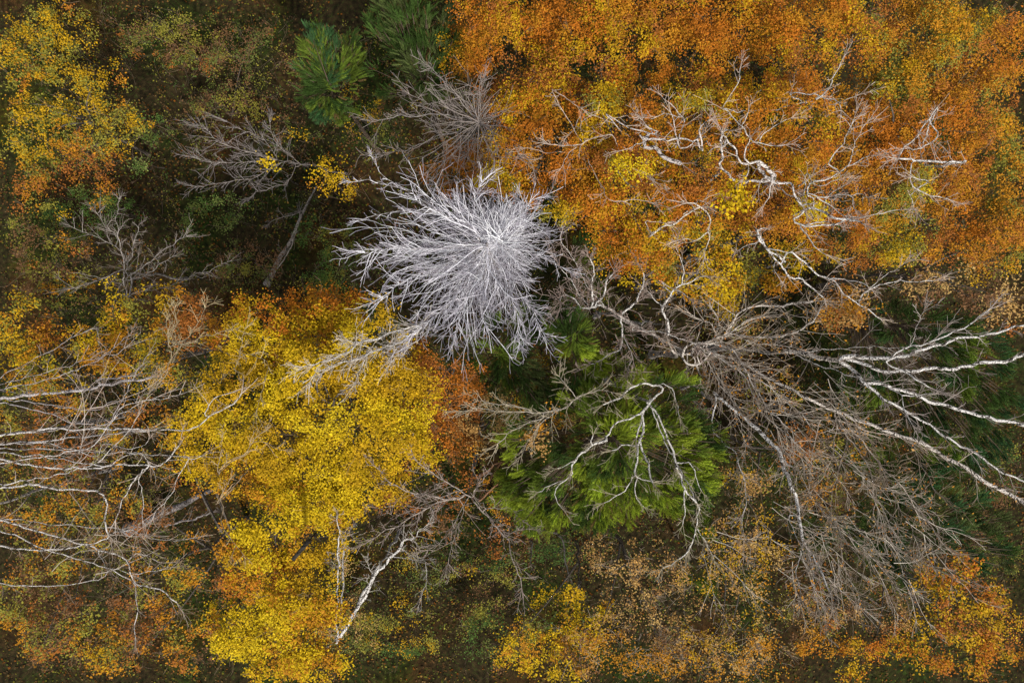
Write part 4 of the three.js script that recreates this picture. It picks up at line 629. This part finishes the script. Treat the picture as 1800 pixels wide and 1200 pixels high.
// birch over the main conifer
tree({ name: 'birch_tree', label: 'white birch with claw-like limbs above the bright green conifer', trunk: [1030, 650, 1140, 705, 12, 0.26], ...BW, barkCol: [0.95, 0.95, 0.92],
  limbs: [L(6, 3, 14, 14.6, [1147, 703, 1140, 712, 1133, 719, 1119, 731, 1094, 742, 1080, 750, 1071, 764, 1067, 770]), L(6, 5, 14.6, 14.8, [1069, 768, 1066, 776, 1050, 780, 1044, 781]), L(3, 2, 14.8, 15, [1046, 780, 1041, 768]), L(5.5, 3.5, 14.8, 15, [1044, 781, 1030, 792, 1017, 800, 1006, 817, 1003, 826]), L(3, 1.2, 15, 15, [1003, 826, 1003, 836, 983, 856, 978, 872, 983, 884, 989, 892], { gap: 0.6 }), L(2, 1, 15, 15, [1006, 812, 995, 816, 980, 822]), L(2, 1, 15, 15, [996, 848, 970, 855, 945, 868]),
    L(6, 5, 14, 14.6, [1135, 716, 1128, 735, 1130, 750, 1126, 772, 1123, 785]), L(5, 3.5, 14.6, 15.2, [1123, 780, 1121, 800, 1117, 820, 1118, 836]), L(5, 3.5, 14.6, 15.4, [1125, 778, 1133, 800, 1140, 815, 1144, 832, 1147, 850]), L(3, 2, 15.2, 15.3, [1120, 836, 1130, 844, 1146, 848]), L(3, 2, 14.6, 14.8, [1122, 778, 1110, 783, 1100, 783, 1078, 792]), L(3, 1.2, 15.2, 15.2, [1117, 836, 1103, 852, 1089, 867, 1061, 886]), L(2.5, 1.2, 15.2, 15.2, [1116, 840, 1119, 862, 1125, 878, 1135, 888]), L(4, 3, 14.4, 14.8, [1127, 740, 1121, 755, 1116, 768]),
    L(4, 4.5, 14, 14.8, [1142, 708, 1154, 722, 1168, 750, 1174, 772, 1185, 800, 1190, 819]), L(5, 3.5, 14.8, 15, [1190, 819, 1197, 838, 1204, 858, 1213, 870, 1224, 881], { gap: 0.4 }), L(3, 1.5, 15, 15, [1204, 861, 1206, 883, 1203, 900, 1199, 922]), L(3, 1.5, 14.8, 15, [1190, 814, 1200, 813, 1210, 811, 1224, 831, 1232, 861]), L(3.5, 2.5, 14.4, 13.8, [1226, 885, 1226, 906, 1224, 928, 1215, 958], { gap: 0.12 }), L(3, 1.2, 13.8, 13.6, [1215, 958, 1204, 972, 1182, 989, 1165, 998], { gap: 0.12 }), L(3, 1.2, 13.8, 13.6, [1224, 928, 1240, 955, 1255, 985], { gap: 0.12 }),
    L(5, 3, 13, 14, [1165, 690, 1160, 676, 1150, 675, 1117, 678, 1100, 689, 1083, 703, 1058, 714]), L(2.5, 1.2, 13.4, 14, [1160, 672, 1178, 682, 1190, 705, 1196, 730])],
  tw: { gap: 0.42, len: 0.7, r: 0.009, rmin: 0.005, kids: 4, col: [0.36, 0.31, 0.22] } });
tree({ label: 'grey bare tree with long level limbs between the two conifers', trunk: [935, 660, 1010, 705, 9, 0.14], barkCol: [0.72, 0.68, 0.6],
  limbs: [L(4, 1.5, 12, 12.6, [1014, 703, 983, 719, 956, 725, 920, 726, 889, 724, 844, 719, 815, 722]), L(3, 1.5, 12.2, 12.6, [956, 732, 950, 736, 922, 747, 900, 760, 875, 780]), L(2.5, 1, 12.2, 12.8, [930, 725, 900, 712, 870, 710, 840, 705]), L(2, 1, 12.2, 12.8, [990, 716, 960, 738, 930, 770, 920, 800]), L(2, 1, 12, 12.6, [1014, 703, 1000, 680, 985, 660]), L(2.5, 1, 12, 12.6, [1014, 703, 1040, 690, 1058, 686, 1080, 690])],
  tw: { gap: 0.18, len: 1.0, r: 0.011, kids: 5, col: [0.4, 0.34, 0.24] } });

// the silver tree
const reachOf = (a) => {                                   // crown reach in pixels by direction, east first, then clockwise as seen
  const t = [62, 90, 135, 160, 190, 235, 235, 220, 235, 180, 150, 90, 70, 90, 125, 75], k = ((a / (2 * Math.PI)) * 16 + 16) % 16, i = Math.floor(k);
  return t[i] + (t[(i + 1) % 16] - t[i]) * (k - i);
};
const SIL = [0.62, 0.61, 0.66];
tree({ label: 'silvery white bare tree with dense radiating twigs at the centre', trunk: [870, 487, 856, 428, 15, 0.34], barkCol: [1, 0.99, 1.02],
  limbs: [L(4, 1.5, 14, 16, [856, 428, 800, 432, 740, 436, 690, 436, 645, 445]), L(4, 1.5, 14, 15.6, [852, 436, 790, 462, 740, 482, 700, 500, 672, 520]), L(4, 1.5, 14, 15.6, [852, 438, 815, 490, 785, 535, 750, 570, 720, 590]), L(4.5, 1.5, 14, 15.6, [856, 440, 852, 490, 850, 540, 848, 575]), L(4, 1.5, 14, 15.6, [860, 438, 885, 490, 905, 540, 911, 575, 912, 600]), L(4, 1.5, 14, 16, [862, 425, 895, 395, 920, 370, 940, 350]), L(3, 1, 14, 16, [854, 424, 820, 395, 780, 375, 735, 355], { gap: 0.15 }), L(3, 1.2, 14, 16, [856, 422, 845, 390, 835, 360, 845, 320]), L(3, 1.2, 14, 15.6, [864, 430, 910, 440, 960, 455, 990, 468], { gap: 0.25 }), L(3.5, 1.5, 14, 15.6, [860, 438, 895, 480, 930, 540, 955, 585]), L(3.5, 1.5, 14, 15.6, [854, 438, 830, 500, 812, 550, 800, 590]), L(3, 1.2, 14, 15.6, [864, 426, 900, 415, 930, 405, 955, 398], { gap: 0.2 }), L(2, 0.8, 13, 14, [800, 390, 736, 347, 703, 328, 672, 306, 650, 269], { gap: 0.24, len: 0.5 }), L(2.5, 1, 13, 14, [760, 350, 694, 328, 650, 319, 620, 320], { gap: 0.26, len: 0.5 }), L(2, 1, 14, 15, [760, 372, 700, 372, 650, 380, 625, 385], { gap: 0.24, len: 0.5 })].map((l) => ({ ...l, w0: l.w0 * 0.7, w1: l.w1 * 0.7, col: [0.9, 0.89, 0.93] })),
  spray: [{ x: 860, y: 432, jx: 9, jy: 9, h: 14.6, n: 120, reach: (a) => reachOf(a) * 0.88, r: 0.018, lv: 2, drop: 4.5, e0: 0.05, e1: 0.8, tw: { kids: 3, kids2: 6.5, col: [0.8, 0.79, 0.84], rmin: 0.0062, up: 0.05, ang: 0.5, bend: 0.26, tipCol: [0.32, 0.3, 0.35] } },
    { x: 876, y: 424, jx: 10, jy: 6, h: 15.2, n: 80, reach: (a) => 45 + 25 * Math.cos(a + 0.3), r: 0.02, lv: 1, drop: 1.5, e0: 0.5, e1: 1.2, tw: { kids: 4, bend: 0.16, col: [0.88, 0.87, 0.9], tipCol: [0.7, 0.69, 0.73] } },
    { x: 905, y: 422, h: 14.6, n: 40, reach: (a) => 75, r: 0.016, lv: 1, drop: 2, e0: 0.2, e1: 1.0, tw: { kids: 5, bend: 0.18 } }],
  tw: { gap: 0.075, len: 1.1, lv: 1, r: 0.011, rmin: 0.0058, kids: 5, ang: 0.6, up: 0.02, bend: 0.3, fwd: 0.75, col: [0.74, 0.73, 0.78], tipCol: [0.36, 0.33, 0.37] } });
tree({ name: 'birch_tree', label: 'white birch tips reaching down left from the silver tree over yellow leaves', trunk: [840, 600, 735, 575, 9, 0.16], ...BW,
  limbs: [L(5, 4, 12, 13, [735, 568, 692, 583, 667, 591, 650, 597, 635, 603]), L(4, 1.5, 13, 14, [635, 603, 610, 617, 582, 631, 551, 638, 530, 645]), L(5, 4, 12, 13, [735, 582, 703, 600, 678, 608, 668, 613, 640, 625]), L(4, 1.5, 13, 14, [640, 625, 601, 636, 575, 646, 557, 656, 545, 670]), L(3, 1.2, 12.8, 13.2, [648, 612, 638, 640, 625, 672]), L(2, 1, 12.8, 13.2, [692, 583, 692, 606, 690, 622]), L(2.5, 1, 12.6, 13, [725, 605, 705, 620, 690, 630]), L(2.5, 1, 13, 13.6, [640, 603, 625, 600, 612, 600])],
  tw: { gap: 0.14, len: 1.0, r: 0.012, kids: 5, col: [0.5, 0.45, 0.4] } });

for (const o of []) { let n = 0; o.traverse((c) => { if (c.isMesh && !c.isInstancedMesh) n += (c.geometry.index?.count ?? 0) / 3; }); if (n > 40000) console.log(Math.round(n / 1000) + 'k', o.userData.label || o.name); }
console.log('triangles', Math.round(tris), 'shoots', shoots);
renderer.render(scene, camera);
